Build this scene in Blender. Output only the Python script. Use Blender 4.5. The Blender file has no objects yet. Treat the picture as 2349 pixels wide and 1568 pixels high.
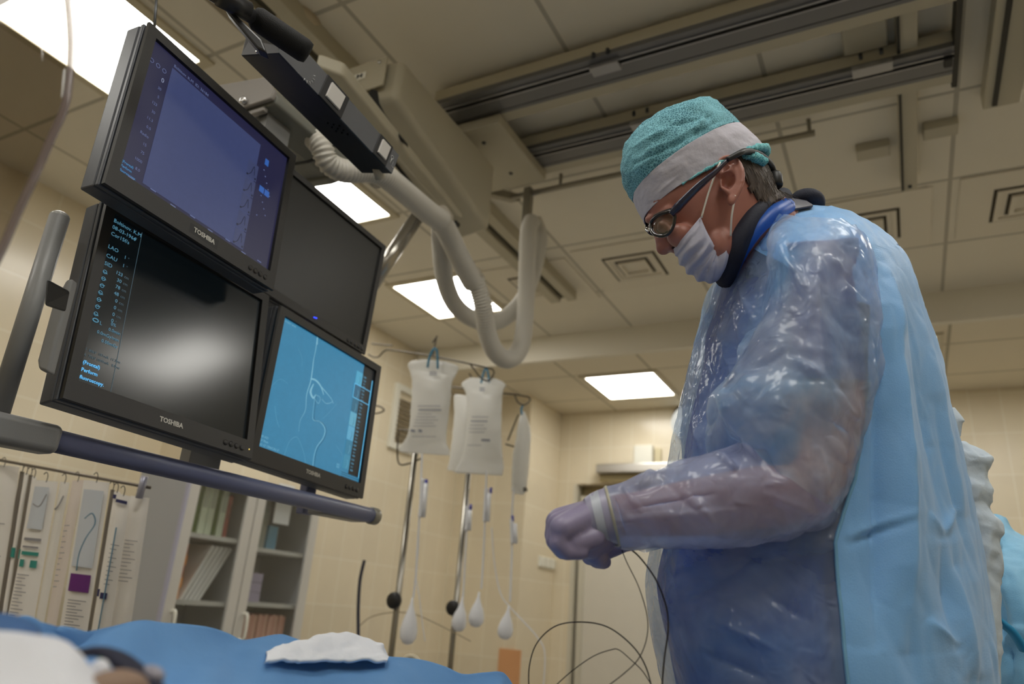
import bpy, math, random
import numpy as np
from mathutils import Vector, Matrix, Euler, noise
random.seed(7); rng = np.random.default_rng(7)
SC = bpy.context.scene; COL = SC.collection
PI = math.pi
# ------------------------------------------------------------------ camera, world, exposure
HC = 1.2                                  # camera height above the floor
FPX = 1671.0; CX, CY = 1174.5, 784.0
def _basis():
    p, r = math.radians(20.3), math.radians(4.37)
    Z = np.array([math.sin(r)*math.cos(p), -math.cos(r)*math.cos(p), math.sin(p)])
    Y = np.array([2102-CX, 1475-CY, FPX]); Y -= Y.dot(Z)*Z; Y /= np.linalg.norm(Y)
    return np.array([np.cross(Y, Z), Y, Z])
R = _basis()
cam_d = bpy.data.cameras.new('camera'); cam = bpy.data.objects.new('camera', cam_d); COL.objects.link(cam)
M = Matrix([[R[i, 0], -R[i, 1], -R[i, 2], 0] for i in range(3)] + [[0, 0, 0, 1]])
M.translation = (0, 0, HC); cam.matrix_world = M
cam_d.sensor_width = 36; cam_d.lens = FPX/2349*36; cam_d.clip_start = .02
cam_d.dof.use_dof = True; cam_d.dof.focus_distance = 1.18; cam_d.dof.aperture_fstop = 3.2; cam_d.dof.aperture_blades = 9
SC.camera = cam
wd = bpy.data.worlds.new('world'); SC.world = wd; wd.use_nodes = True
wd.node_tree.nodes['Background'].inputs[0].default_value = (1, .93, .8, 1)
wd.node_tree.nodes['Background'].inputs[1].default_value = .05
SC.view_settings.view_transform = 'Standard'; SC.view_settings.look = 'None'
SC.view_settings.gamma = 1; SC.view_settings.exposure = 0.0; SC.view_settings.use_curve_mapping = False
CYC = SC.cycles
CYC.max_bounces = 7; CYC.diffuse_bounces = 4; CYC.glossy_bounces = 3; CYC.transmission_bounces = 4; CYC.transparent_max_bounces = 12
CYC.caustics_reflective = False; CYC.caustics_refractive = False; CYC.use_adaptive_sampling = True; CYC.adaptive_threshold = .02
LAMP_POWER = 11.5                          # emission of the ceiling light diffusers
# ------------------------------------------------------------------ pixel <-> place helpers (places relative to the floor)
FW = np.array([R[0, 2], R[1, 2], 0]); FW /= np.linalg.norm(FW)     # horizontal viewing direction
LW = np.array([-FW[1], FW[0], 0])                                   # horizontal, towards picture left
UP = np.array([0, 0, 1.])
C0 = np.array([0, 0, HC])
def ray(x, y): return R @ np.array([x-CX, y-CY, FPX])
def at(x, y, d): r = ray(x, y); return C0 + r*(d/r.dot(FW))
def onx(x, y, X): r = ray(x, y); return C0 + r*(X/r[0])
def ony(x, y, Y): r = ray(x, y); return C0 + r*(Y/r[1])
def onz(x, y, z): r = ray(x, y); return C0 + r*(z/r[2])            # z above the camera
def proj(P):
    c = (np.asarray(P, float)-C0) @ R
    return np.stack([CX+FPX*c[..., 0]/c[..., 2], CY+FPX*c[..., 1]/c[..., 2]], -1)
# ------------------------------------------------------------------ materials
def lin(c): return tuple(((v/255)/12.92 if v/255 <= .04045 else ((v/255+.055)/1.055)**2.4) for v in c[:3])+(1,)
MATS = {}
def mat(name, c=(200, 200, 200), rough=.5, metal=0, bump=0, bscale=200, var=0, vscale=8, emit=0, spec=.5, sss=0, coat=0, alpha=None, stretch=None):
    if name in MATS: return MATS[name]
    m = bpy.data.materials.new(name); MATS[name] = m; m.use_nodes = True
    nt = m.node_tree; b = nt.nodes['Principled BSDF']; L = nt.links
    b.inputs['Base Color'].default_value = lin(c); b.inputs['Roughness'].default_value = rough
    b.inputs['Metallic'].default_value = metal; b.inputs['Specular IOR Level'].default_value = spec
    b.inputs['Coat Weight'].default_value = coat
    if sss: b.inputs['Subsurface Weight'].default_value = sss; b.inputs['Subsurface Radius'].default_value = (.01, .004, .002)
    tc = nt.nodes.new('ShaderNodeTexCoord'); src = tc.outputs['Object']
    if stretch:
        mp = nt.nodes.new('ShaderNodeMapping'); mp.inputs['Scale'].default_value = stretch; L.new(src, mp.inputs[0]); src = mp.outputs[0]
    if var:
        n = nt.nodes.new('ShaderNodeTexNoise'); n.inputs['Scale'].default_value = vscale; n.inputs['Detail'].default_value = 5; L.new(src, n.inputs['Vector'])
        mx = nt.nodes.new('ShaderNodeMix'); mx.data_type = 'RGBA'
        mx.inputs[6].default_value = tuple(max(0, v*(1-var)) for v in lin(c)[:3])+(1,); mx.inputs[7].default_value = tuple(min(1, v*(1+var)) for v in lin(c)[:3])+(1,)
        L.new(n.outputs['Fac'], mx.inputs[0]); L.new(mx.outputs[2], b.inputs['Base Color'])
    if bump:
        n = nt.nodes.new('ShaderNodeTexNoise'); n.inputs['Scale'].default_value = bscale; n.inputs['Detail'].default_value = 4; L.new(src, n.inputs['Vector'])
        bp = nt.nodes.new('ShaderNodeBump'); bp.inputs['Strength'].default_value = bump; bp.inputs['Distance'].default_value = .002
        L.new(n.outputs['Fac'], bp.inputs['Height']); L.new(bp.outputs[0], b.inputs['Normal'])
    if emit:
        b.inputs['Emission Color'].default_value = lin(c); b.inputs['Emission Strength'].default_value = emit
    if alpha is not None: b.inputs['Alpha'].default_value = alpha
    return m
def tile_mat(name, c, grout, w, h, off, axes, gw=.0025, rough=.25, bevel=.0, var=.06):
    """rectangular tiles or panels laid in straight rows; axes = which object coordinates run along and up"""
    m = bpy.data.materials.new(name); MATS[name] = m; m.use_nodes = True
    nt = m.node_tree; L = nt.links; b = nt.nodes['Principled BSDF']; b.inputs['Roughness'].default_value = rough
    g = nt.nodes.new('ShaderNodeNewGeometry'); sp = nt.nodes.new('ShaderNodeSeparateXYZ'); L.new(g.outputs['Position'], sp.inputs[0])
    def node(op, a, v=None, c2=None):
        n = nt.nodes.new('ShaderNodeMath'); n.operation = op
        for i, q in enumerate((a, v, c2)):
            if q is None: continue
            if isinstance(q, (int, float)): n.inputs[i].default_value = q
            else: L.new(q, n.inputs[i])
        return n.outputs[0]
    dist = []; cells = []
    for ax, per, o in zip(axes, (w, h), off):
        t = node('DIVIDE', node('SUBTRACT', sp.outputs[ax], o), per)
        fr = node('FRACT', t); cells.append(node('FLOOR', t))
        dist.append(node('MULTIPLY', node('MINIMUM', fr, node('SUBTRACT', 1.0, fr)), per))
    dmin = node('MINIMUM', dist[0], dist[1])
    line = node('LESS_THAN', dmin, gw)
    cb = nt.nodes.new('ShaderNodeCombineXYZ'); L.new(cells[0], cb.inputs[0]); L.new(cells[1], cb.inputs[1])
    wn = nt.nodes.new('ShaderNodeTexWhiteNoise'); L.new(cb.outputs[0], wn.inputs['Vector'])
    ns = nt.nodes.new('ShaderNodeTexNoise'); ns.inputs['Scale'].default_value = 9; L.new(g.outputs['Position'], ns.inputs['Vector'])
    f = node('ADD', node('MULTIPLY', wn.outputs['Value'], .5), node('MULTIPLY', ns.outputs['Fac'], .5))
    mx = nt.nodes.new('ShaderNodeMix'); mx.data_type = 'RGBA'; L.new(f, mx.inputs[0])
    lc = lin(c); mx.inputs[6].default_value = tuple(v*(1-var) for v in lc[:3])+(1,); mx.inputs[7].default_value = tuple(min(1, v*(1+var)) for v in lc[:3])+(1,)
    m2 = nt.nodes.new('ShaderNodeMix'); m2.data_type = 'RGBA'; L.new(line, m2.inputs[0]); L.new(mx.outputs[2], m2.inputs[6]); m2.inputs[7].default_value = lin(grout)
    L.new(m2.outputs[2], b.inputs['Base Color'])
    bp = nt.nodes.new('ShaderNodeBump'); bp.inputs['Strength'].default_value = .3; bp.inputs['Distance'].default_value = .002
    L.new(node('MINIMUM', dmin, .006), bp.inputs['Height']); L.new(bp.outputs[0], b.inputs['Normal'])
    return m
def cloth_film(name, c, opac=(.4, .8), rough=.3, crinkle=.6, vs=6, transl=.35, c2=None, yoke=None):
    """thin translucent gown cloth: part see-through, part diffusing, with fine crumples"""
    m = bpy.data.materials.new(name); MATS[name] = m; m.use_nodes = True
    nt = m.node_tree; L = nt.links; b = nt.nodes['Principled BSDF']; out = nt.nodes['Material Output']
    b.inputs['Base Color'].default_value = lin(c); b.inputs['Roughness'].default_value = .5; b.inputs['Specular IOR Level'].default_value = .5; b.inputs['Coat Weight'].default_value = .8; b.inputs['Coat Roughness'].default_value = .11
    g = nt.nodes.new('ShaderNodeNewGeometry')
    tr = nt.nodes.new('ShaderNodeBsdfTransparent'); tr.inputs[0].default_value = (.93, .97, 1, 1)
    tl = nt.nodes.new('ShaderNodeBsdfTranslucent'); tl.inputs[0].default_value = lin(c)
    m1 = nt.nodes.new('ShaderNodeMixShader'); m1.inputs[0].default_value = transl; L.new(b.outputs[0], m1.inputs[1]); L.new(tl.outputs[0], m1.inputs[2])
    m2 = nt.nodes.new('ShaderNodeMixShader'); L.new(tr.outputs[0], m2.inputs[1]); L.new(m1.outputs[0], m2.inputs[2]); L.new(m2.outputs[0], out.inputs[0])
    n = nt.nodes.new('ShaderNodeTexNoise'); n.inputs['Scale'].default_value = vs; n.inputs['Detail'].default_value = 4; n.inputs['Distortion'].default_value = 1.2; L.new(g.outputs['Position'], n.inputs['Vector'])
    mr = nt.nodes.new('ShaderNodeMapRange'); mr.inputs['From Min'].default_value = .28; mr.inputs['From Max'].default_value = .72
    mr.inputs['To Min'].default_value = opac[0]; mr.inputs['To Max'].default_value = opac[1]; L.new(n.outputs['Fac'], mr.inputs[0]); fac = mr.outputs[0]
    if yoke:                                   # the shoulder yoke is of denser cloth
        sp = nt.nodes.new('ShaderNodeSeparateXYZ'); L.new(g.outputs['Position'], sp.inputs[0]); y_ = nt.nodes.new('ShaderNodeMapRange'); y_.inputs['From Min'].default_value = yoke[0]; y_.inputs['From Max'].default_value = yoke[1]
        wob = nt.nodes.new('ShaderNodeMath'); wob.operation = 'MULTIPLY_ADD'; wob.inputs[1].default_value = .12; L.new(n.outputs['Fac'], wob.inputs[0]); L.new(sp.outputs[2], wob.inputs[2]); L.new(wob.outputs[0], y_.inputs[0])
        mxx = nt.nodes.new('ShaderNodeMath'); mxx.operation = 'MAXIMUM'; L.new(fac, mxx.inputs[0]); L.new(y_.outputs[0], mxx.inputs[1]); fac = mxx.outputs[0]
    L.new(fac, m2.inputs[0])
    if c2:
        nc = nt.nodes.new('ShaderNodeTexNoise'); nc.inputs['Scale'].default_value = 5; nc.inputs['Detail'].default_value = 6; nc.inputs['Distortion'].default_value = 1.5; L.new(g.outputs['Position'], nc.inputs['Vector'])
        rc = nt.nodes.new('ShaderNodeMapRange'); rc.inputs['From Min'].default_value = .35; rc.inputs['From Max'].default_value = .65; L.new(nc.outputs['Fac'], rc.inputs[0])
        mc = nt.nodes.new('ShaderNodeMix'); mc.data_type = 'RGBA'; mc.inputs[6].default_value = lin(c); mc.inputs[7].default_value = lin(c2); L.new(rc.outputs[0], mc.inputs[0]); L.new(mc.outputs[2], b.inputs['Base Color']); L.new(mc.outputs[2], tl.inputs[0])
    v = nt.nodes.new('ShaderNodeTexNoise'); v.inputs['Scale'].default_value = 28; v.inputs['Detail'].default_value = 6; v.inputs['Distortion'].default_value = 2.0; L.new(g.outputs['Position'], v.inputs['Vector'])
    try: v.noise_type = 'RIDGED_MULTIFRACTAL'
    except Exception: pass
    bp = nt.nodes.new('ShaderNodeBump'); bp.inputs['Strength'].default_value = crinkle; bp.inputs['Distance'].default_value = .004
    L.new(v.outputs['Fac'], bp.inputs['Height']); L.new(bp.outputs[0], b.inputs['Normal']); L.new(bp.outputs[0], b.inputs['Coat Normal'])
    return m
def emis(name, c, s=1.0):
    if name in MATS: return MATS[name]
    m = bpy.data.materials.new(name); MATS[name] = m; m.use_nodes = True; nt = m.node_tree
    b = nt.nodes['Principled BSDF']; b.inputs['Base Color'].default_value = (.01, .01, .01, 1)
    b.inputs['Emission Color'].default_value = lin(c); b.inputs['Emission Strength'].default_value = s; b.inputs['Roughness'].default_value = .35
    return m
# ------------------------------------------------------------------ objects
def wloc(o):
    return np.array(o.location) + (wloc(o.parent) if o.parent else 0)
def mk(name, V, F, m, parent=None, smooth=True, local=False, bevel=0, seg=2):
    V = np.asarray(V, float)
    if local: loc = np.zeros(3)
    elif parent: loc = np.zeros(3); V = V - wloc(parent)
    else: loc = np.array([*(V[:, :2].min(0)+V[:, :2].max(0))/2, V[:, 2].min()]); V = V - loc
    me = bpy.data.meshes.new(name); me.from_pydata([tuple(v) for v in V], [], [tuple(int(i) for i in f) for f in F]); me.update()
    for mm in (m if isinstance(m, (list, tuple)) else [m]): me.materials.append(mm)
    o = bpy.data.objects.new(name, me); COL.objects.link(o); o.location = loc
    if parent: o.parent = parent
    if smooth:
        me.polygons.foreach_set('use_smooth', [True]*len(me.polygons))
    if bevel:
        md = o.modifiers.new('b', 'BEVEL'); md.width = bevel; md.segments = seg; md.limit_method = 'ANGLE'; md.angle_limit = .6
        if not smooth: me.polygons.foreach_set('use_smooth', [False]*len(me.polygons))
        else: md.harden_normals = True
    return o
def empty(name, loc, label, cat, group=None, rot=None):
    o = bpy.data.objects.new(name, None); COL.objects.link(o); o.location = loc; o.empty_display_size = .05
    if rot is not None: o.rotation_mode = 'QUATERNION'; o.rotation_quaternion = rot
    return tag(o, label, cat, group)
def tag(o, label, cat=None, group=None):
    o['label'] = label
    if cat: o['category'] = cat
    if group: o['group'] = group
    return o
def struct(name, V, F, m, smooth=False, parent=None):
    o = mk(name, V, F, m, parent, smooth=smooth)
    if not parent: o['kind'] = 'structure'
    return o
def apply_mods(o):
    dg = bpy.context.evaluated_depsgraph_get(); dg.update()
    me = bpy.data.meshes.new_from_object(o.evaluated_get(dg)); o.modifiers.clear(); o.data = me; return o
def join(*parts):
    V = []; F = []; n = 0
    for v, f in parts:
        v = np.asarray(v, float); V.append(v); F += [tuple(i+n for i in q) for q in f]; n += len(v)
    return np.concatenate(V), F
def box(a, b):
    a, b = np.minimum(a, b), np.maximum(a, b)
    V = [(x, y, z) for x in (a[0], b[0]) for y in (a[1], b[1]) for z in (a[2], b[2])]
    return V, [(0, 1, 3, 2), (4, 6, 7, 5), (0, 4, 5, 1), (2, 3, 7, 6), (0, 2, 6, 4), (1, 5, 7, 3)]
def frame(o0, o1, i0, i1, d0, d1, ax=2):
    """flat rectangular ring: outer corners o0 o1, inner corners i0 i1, depth d0..d1 along axis ax"""
    a, b = [k for k in range(3) if k != ax]; V = []
    for d in (d0, d1):
        for (p, q) in (((o0[0], o0[1]), (o1[0], o1[1])), ((i0[0], i0[1]), (i1[0], i1[1]))):
            for u, v in ((p[0], p[1]), (q[0], p[1]), (q[0], q[1]), (p[0], q[1])):
                P = [0, 0, 0]; P[a] = u; P[b] = v; P[ax] = d; V.append(P)
    F = []
    for i in range(4):
        j = (i+1) % 4; F += [(i, j, j+4, i+4), (i+8, i+12, j+12, j+8), (i, i+8, j+8, j), (i+4, j+4, j+12, i+12)]
    return V, F
def prism(poly, vec):
    """extrude a closed 3d polygon by a vector"""
    P = np.asarray(poly, float); n = len(P); V = np.concatenate([P, P+np.asarray(vec, float)])
    F = [tuple(range(n-1, -1, -1)), tuple(range(n, 2*n))] + [(i, (i+1) % n, (i+1) % n+n, i+n) for i in range(n)]
    return V, F
def hexa(c8):
    """eight corners: four of one face in order, four of the opposite face in the same order"""
    return np.asarray(c8, float), [(3, 2, 1, 0), (4, 5, 6, 7), (0, 1, 5, 4), (1, 2, 6, 5), (2, 3, 7, 6), (3, 0, 4, 7)]
def spline(P, n):
    P = np.asarray(P, float); k = len(P)
    if k == 2: t = np.linspace(0, 1, n)[:, None]; return P[0]*(1-t)+P[1]*t
    out = []
    for s in np.linspace(0, k-1, n):
        i = min(int(s), k-2); t = s-i
        p0, p1, p2, p3 = P[max(i-1, 0)], P[i], P[i+1], P[min(i+2, k-1)]
        out.append(.5*((2*p1)+(-p0+p2)*t+(2*p0-5*p1+4*p2-p3)*t*t+(-p0+3*p1-3*p2+p3)*t**3))
    return np.array(out)
def tube(P, r, seg=12, caps=True, flat=None):
    P = np.asarray(P, float); n = len(P); r = np.broadcast_to(np.asarray(r, float), (n,))
    T = np.gradient(P, axis=0); T /= np.linalg.norm(T, axis=1)[:, None]+1e-12
    u = np.cross(T[0], UP);
    if np.linalg.norm(u) < .1: u = np.cross(T[0], (1, 0, 0))
    u /= np.linalg.norm(u); V = []
    for i in range(n):
        u = u - T[i]*u.dot(T[i]); u /= np.linalg.norm(u); w = np.cross(T[i], u)
        for k in range(seg):
            a = 2*PI*k/seg; V.append(P[i]+r[i]*(u*math.cos(a)+w*math.sin(a)*(flat or 1)))
    F = [(i*seg+k, i*seg+(k+1) % seg, (i+1)*seg+(k+1) % seg, (i+1)*seg+k) for i in range(n-1) for k in range(seg)]
    if caps: F += [tuple(range(seg-1, -1, -1)), tuple(range((n-1)*seg, n*seg))]
    return np.array(V), F
def cyl(a, b, r, seg=24, r2=None): return tube([a, b], [r, r2 if r2 is not None else r], seg)
def capsule(a, b, ra, rb, seg=14, k=5):
    a, b = np.asarray(a, float), np.asarray(b, float); d = b-a; L = np.linalg.norm(d); d = d/L if L > 1e-9 else UP
    P, rr = [], []
    for i in range(k): t = PI/2*(1-i/k); P.append(a-d*ra*math.sin(t)); rr.append(max(ra*math.cos(t), 1e-4))
    P.append(a); rr.append(ra); P.append(b); rr.append(rb)
    for i in range(1, k+1): t = PI/2*i/k; P.append(b+d*rb*math.sin(t)); rr.append(max(rb*math.cos(t), 1e-4))
    P = np.array(P)
    u = np.cross(d, UP) if abs(d[2]) < .9 else np.cross(d, (1, 0, 0)); u /= np.linalg.norm(u); w = np.cross(d, u); V = []
    for p, r in zip(P, rr):
        for j in range(seg): V.append(p+r*(u*math.cos(2*PI*j/seg)+w*math.sin(2*PI*j/seg)))
    n = len(P); F = [(i*seg+j, i*seg+(j+1) % seg, (i+1)*seg+(j+1) % seg, (i+1)*seg+j) for i in range(n-1) for j in range(seg)]
    F += [tuple(range(seg-1, -1, -1)), tuple(range((n-1)*seg, n*seg))]
    return np.array(V), F
def ellipsoid(c, rx, ry, rz, A=None, n=16):
    V = []; c = np.asarray(c, float); A = np.eye(3) if A is None else A
    for i in range(n+1):
        t = PI*i/n
        for j in range(2*n):
            p = 2*PI*j/(2*n); V.append(c + A @ np.array([rx*math.sin(t)*math.cos(p), ry*math.sin(t)*math.sin(p), rz*math.cos(t)]))
    m = 2*n; F = [(i*m+j, (i+1)*m+j, (i+1)*m+(j+1) % m, i*m+(j+1) % m) for i in range(n) for j in range(m)]
    return np.array(V), F
def lathe(prof, c, axis=UP, seg=24):
    """prof = (radius, height) pairs"""
    axis = np.asarray(axis, float)/np.linalg.norm(axis); u = np.cross(axis, (0, 1, 0) if abs(axis[1]) < .9 else (1, 0, 0)); u /= np.linalg.norm(u); w = np.cross(axis, u)
    V = [np.asarray(c)+axis*h+r*(u*math.cos(2*PI*k/seg)+w*math.sin(2*PI*k/seg)) for r, h in prof for k in range(seg)]
    F = [(i*seg+k, i*seg+(k+1) % seg, (i+1)*seg+(k+1) % seg, (i+1)*seg+k) for i in range(len(prof)-1) for k in range(seg)]
    return np.array(V), F + [tuple(range(seg-1, -1, -1)), tuple(range((len(prof)-1)*seg, len(prof)*seg))]
def rings(L, nu=60, nt=48, caps=True, closed=True, th=(0, 2*PI), p=2.2, near=1., far=1.):
    """loft: L = rows (ax, ay, bx, by, halfdepth, dist): picture outline points a and b at horizontal distance dist, depth across"""
    K = np.array([[r[0], r[1], r[2], r[3], r[4], (r[6] if len(r) > 6 else p), r[5]] for r in L], float)
    K = spline(K, nu); V = []
    ts = np.linspace(th[0], th[1], nt, endpoint=not closed)
    for k in K:
        A, B, w, q, d = k[:2], k[2:4], max(k[4], 1e-4), k[5], k[6]
        Cc = (A+B)/2; e = (A-B)/2
        for t in ts:
            c, s = math.cos(t), math.sin(t)
            m_ = Cc + e*math.copysign(abs(c)**(2/q), c); o_ = w*abs(s)**(2/q)
            P0_ = at(m_[0], m_[1], d); dl = at(m_[0], m_[1], d-o_)-P0_; dl = dl-FW*dl.dot(FW)
            v = P0_+dl*near-FW*o_ if s >= 0 else P0_+dl*far+FW*o_
            V.append(v)
    F = []
    for i in range(nu-1):
        for j in range(nt if closed else nt-1): F.append((i*nt+j, i*nt+(j+1) % nt, (i+1)*nt+(j+1) % nt, (i+1)*nt+j))
    if caps and closed: F += [tuple(range(nt-1, -1, -1)), tuple(range((nu-1)*nt, nu*nt))]
    return np.array(V), F
def vnormals(V, F):
    N = np.zeros_like(V); Q = np.array([f for f in F if len(f) == 4])
    n = np.cross(V[Q[:, 2]]-V[Q[:, 0]], V[Q[:, 3]]-V[Q[:, 1]])
    for k in range(4): np.add.at(N, Q[:, k], n)
    return N/(np.linalg.norm(N, axis=1)[:, None]+1e-12)
def folds(V, F, L, amp=1.0, near=True):
    """raise or sink cloth along crease lines; L rows: x0 y0 x1 y1 width(px) height(m)"""
    N = vnormals(V, F)
    if (N*(V-V.mean(0))).sum() < 0: N = -N
    px = proj(V); vis = np.clip((-(N*(V-C0)).sum(1)/np.linalg.norm(V-C0, axis=1))*3+.4, 0, 1) if near else 1
    D = np.zeros(len(V))
    for x0, y0, x1, y1, w, h in L:
        a = np.array([x0, y0]); b = np.array([x1, y1]); ab = b-a; l = np.linalg.norm(ab)
        t = ((px-a)@ab)/l**2; dd = np.abs((px-a)@np.array([-ab[1], ab[0]])/l)
        e = np.sin(PI*np.clip(t, 0, 1))**.8*(t > 0)*(t < 1)
        D += h*e*np.exp(-dd/w*.9)
    return V + N*(D*vis*amp)[:, None]
def crumple(V, F, amp, scale, stretch=(1, 1, 1), seed=0):
    N = vnormals(V, F)
    if (N*(V-V.mean(0))).sum() < 0: N = -N
    S = np.array(stretch)*scale
    d = np.array([noise.fractal(Vector(v*S+seed), .8, 2.0, 4) for v in V])
    r = np.array([1-abs(noise.noise(Vector(v*S*1.7+seed+9)))*2 for v in V])
    return V + N*(amp*(d*.8+r*.5))[:, None]
def facet(v, scale, stretch, seed=0):
    """angular crumples: flat facets between sharp creases"""
    q = Vector((v[0]*stretch[0]*scale+seed, v[1]*stretch[1]*scale, v[2]*stretch[2]*scale)); n = noise.noise_vector(q*.7)*.6; q = q+n
    d = noise.voronoi(q)[0]; return min(1.0, d[1]-d[0])
def text_mesh(name, body, size, m, parent, place, ext=.0003, align='LEFT', bold=0, sx=1):
    """real lettering; place maps text x,y to 3d of the parent's own frame"""
    cu = bpy.data.curves.new(name, 'FONT'); cu.body = body; cu.size = size; cu.align_x = align; cu.extrude = ext; cu.offset = bold; cu.resolution_u = 2
    t = bpy.data.objects.new('t', cu); COL.objects.link(t); dg = bpy.context.evaluated_depsgraph_get(); dg.update()
    me = bpy.data.meshes.new_from_object(t.evaluated_get(dg)); bpy.data.objects.remove(t)
    for v in me.vertices: v.co = Vector(place(v.co.x*sx, v.co.y, v.co.z))
    me.materials.clear(); me.materials.append(m); o = bpy.data.objects.new(name, me); COL.objects.link(o)
    if parent: o.parent = parent
    return o
#==PART2==
# ================================================================== ROOM
H1, H2 = HC+2.0, HC+1.8
YS = 4.70                                  # where the ceiling steps down
tile = tile_mat('cream wall tile x', (226, 214, 188), (238, 232, 214), .2, .3, (.523, HC+1.16), (0, 2), gw=.0022, rough=.22)
tiley = tile_mat('cream wall tile y', (226, 214, 188), (238, 232, 214), .2, .3, (.12, HC+1.16), (1, 2), gw=.0022, rough=.22)
ceilm = tile_mat('ceiling panel', (226, 219, 202), (180, 174, 158), .65, .65, (.35, 1.46), (0, 1), gw=.009, rough=.75, var=.03)
ceil2 = tile_mat('lower ceiling panel', (224, 214, 192), (172, 164, 142), .65, .65, (-.28, 5.1), (0, 1), gw=.009, rough=.75, var=.03)
paint = mat('soffit paint', (224, 218, 202), .6)
floorm = mat('floor vinyl', (150, 150, 150), .4, var=.1)
def slab(a, b): return box(np.array(a, float), np.array(b, float))
struct('floor', *slab((-4.2, -3, -.1), (3.2, 7.5, 0)), floorm)
struct('ceiling', *slab((-4.2, -3, H1), (3.2, YS, H1+.12)), ceilm)
struct('ceiling', *slab((-3.7, YS+.05, H2), (3.2, 7.5, H2+.12)), ceil2)
struct('trim_1', *slab((-3.7, YS, H2), (3.2, YS+.05, H1+.1)), paint)['label'] = 'pale painted face where the ceiling steps down'
struct('wall_left', *slab((-4.12, -3, 0), (-3.97, 2.9, H1)), tiley)
struct('wall_left', *join(slab((-3.97, 2.9, 0), (-3.48, 3.0, H1)), slab((-3.63, 3.0, 0), (-3.48, 5.5, H1))), tiley)
struct('wall_left', *slab((-3.63, 5.5, 0), (-2.78, 6.3, H2)), tile)
DX0, DX1, DZ = -2.62, -1.62, HC+1.13
yb = 6.15
struct('wall_back', *join(slab((-2.78, yb, 0), (DX0, yb+.15, H2)), slab((DX0, yb, DZ), (DX1, yb+.15, H2)), slab((DX1, yb, 0), (3.2, yb+.15, H2))), tile)
struct('wall_right', *slab((3.0, -3, 0), (3.15, 7.5, H1)), tiley)
struct('wall_front', *slab((-4.2, -2.9, 0), (3.2, -2.75, H1)), tile)
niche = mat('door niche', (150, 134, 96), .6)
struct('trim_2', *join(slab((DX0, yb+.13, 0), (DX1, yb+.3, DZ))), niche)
doorm = mat('door leaf', (214, 208, 194), .45, var=.03); dframe = mat('door frame', (206, 200, 182), .4)
d1 = struct('door_1', *slab((DX0+.11, yb+.05, 0), (DX1-.05, yb+.10, DZ-.12)), doorm)
struct('door_frame', *join(slab((DX0, yb-.005, 0), (DX0+.035, yb+.1, DZ)), slab((DX0+.06, yb+.03, 0), (DX0+.11, yb+.11, DZ-.1))), dframe, parent=d1)
steel = mat('brushed steel', (190, 186, 180), .28, 1, bump=.1, bscale=60)
chrome = mat('polished steel', (200, 200, 200), .15, 1)
# door operator rail above the door
a = ony(1372, 1078, yb-.06); o = empty('door_closer', (DX0+.9, yb-.06, a[2]-.06), 'long brushed metal rail box above the pale door on the back wall', 'door closer')
mk('cover', *box((a[0], yb-.12, a[2]-.035), (a[0]+1.25, yb, a[2]+.045)), steel, o, smooth=False, bevel=.008)
mk('mounting_plate', *box((a[0]+.01, yb-.05, a[2]-.10), (a[0]+1.24, yb, a[2]-.035)), mat('beige plate', (176, 160, 118), .5), o, smooth=False, bevel=.004)
a = ony(1480, 1045, yb); white_pl = mat('white plastic', (228, 226, 214), .4)
o = empty('wall_box', (a[0], yb, a[2]), 'small square white box on the back wall above the door rail', 'wall box')
mk('housing', *box((a[0]-.09, yb-.05, a[2]-.09), (a[0]+.08, yb, a[2]+.09)), white_pl, o, smooth=False, bevel=.012)
mk('side_plate', *box((a[0]+.09, yb-.02, a[2]-.08), (a[0]+.15, yb, a[2]+.06)), mat('cream plastic', (206, 194, 158), .5), o, smooth=False, bevel=.004)
a = ony(1583, 965, yb)
o = empty('wall_lamp', (a[0], yb, a[2]), 'round white wall lamp with a dark top beside the gowned person', 'lamp')
mk('base', *lathe([(.001, 0), (.15, 0), (.16, .03), (.15, .05), (.001, .05)], (a[0], yb, a[2]), (0, -1, 0)), mat('lamp base dark', (70, 66, 58), .5), o)
mk('glass_dome', *lathe([(.14, .04), (.15, .07), (.13, .10), (.08, .125), (.001, .135)], (a[0]-.0, yb, a[2]-.03), (0, -1, 0)), emis('lamp dome', (250, 250, 240), .75), o)
# light switches at the corner
p = onx(1252, 1290, -2.78); o = empty('light_switch', (p[0], p[1], p[2]), 'double white light switch on the wall left of the gloved hands', 'switch')
mk('plate', *box((-2.78, p[1]-.16, p[2]-.045), (-2.765, p[1]+.16, p[2]+.045)), white_pl, o, smooth=False, bevel=.004)
for s in (-.105, 0, .105): mk('rocker', *box((-2.767, p[1]+s-.045, p[2]-.04), (-2.755, p[1]+s+.045, p[2]+.04)), white_pl, o, smooth=False, bevel=.003)
# orange notice low on the wall
p = ony(1170, 1530, 5.5); tag(mk('notice', *box((p[0]-.1, 5.485, p[2]-.2), (p[0]+.09, 5.5, p[2]+.13)), mat('orange card', (216, 160, 112), .7), smooth=False), 'plain orange sheet low on the wall behind the drape', 'notice')
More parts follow.
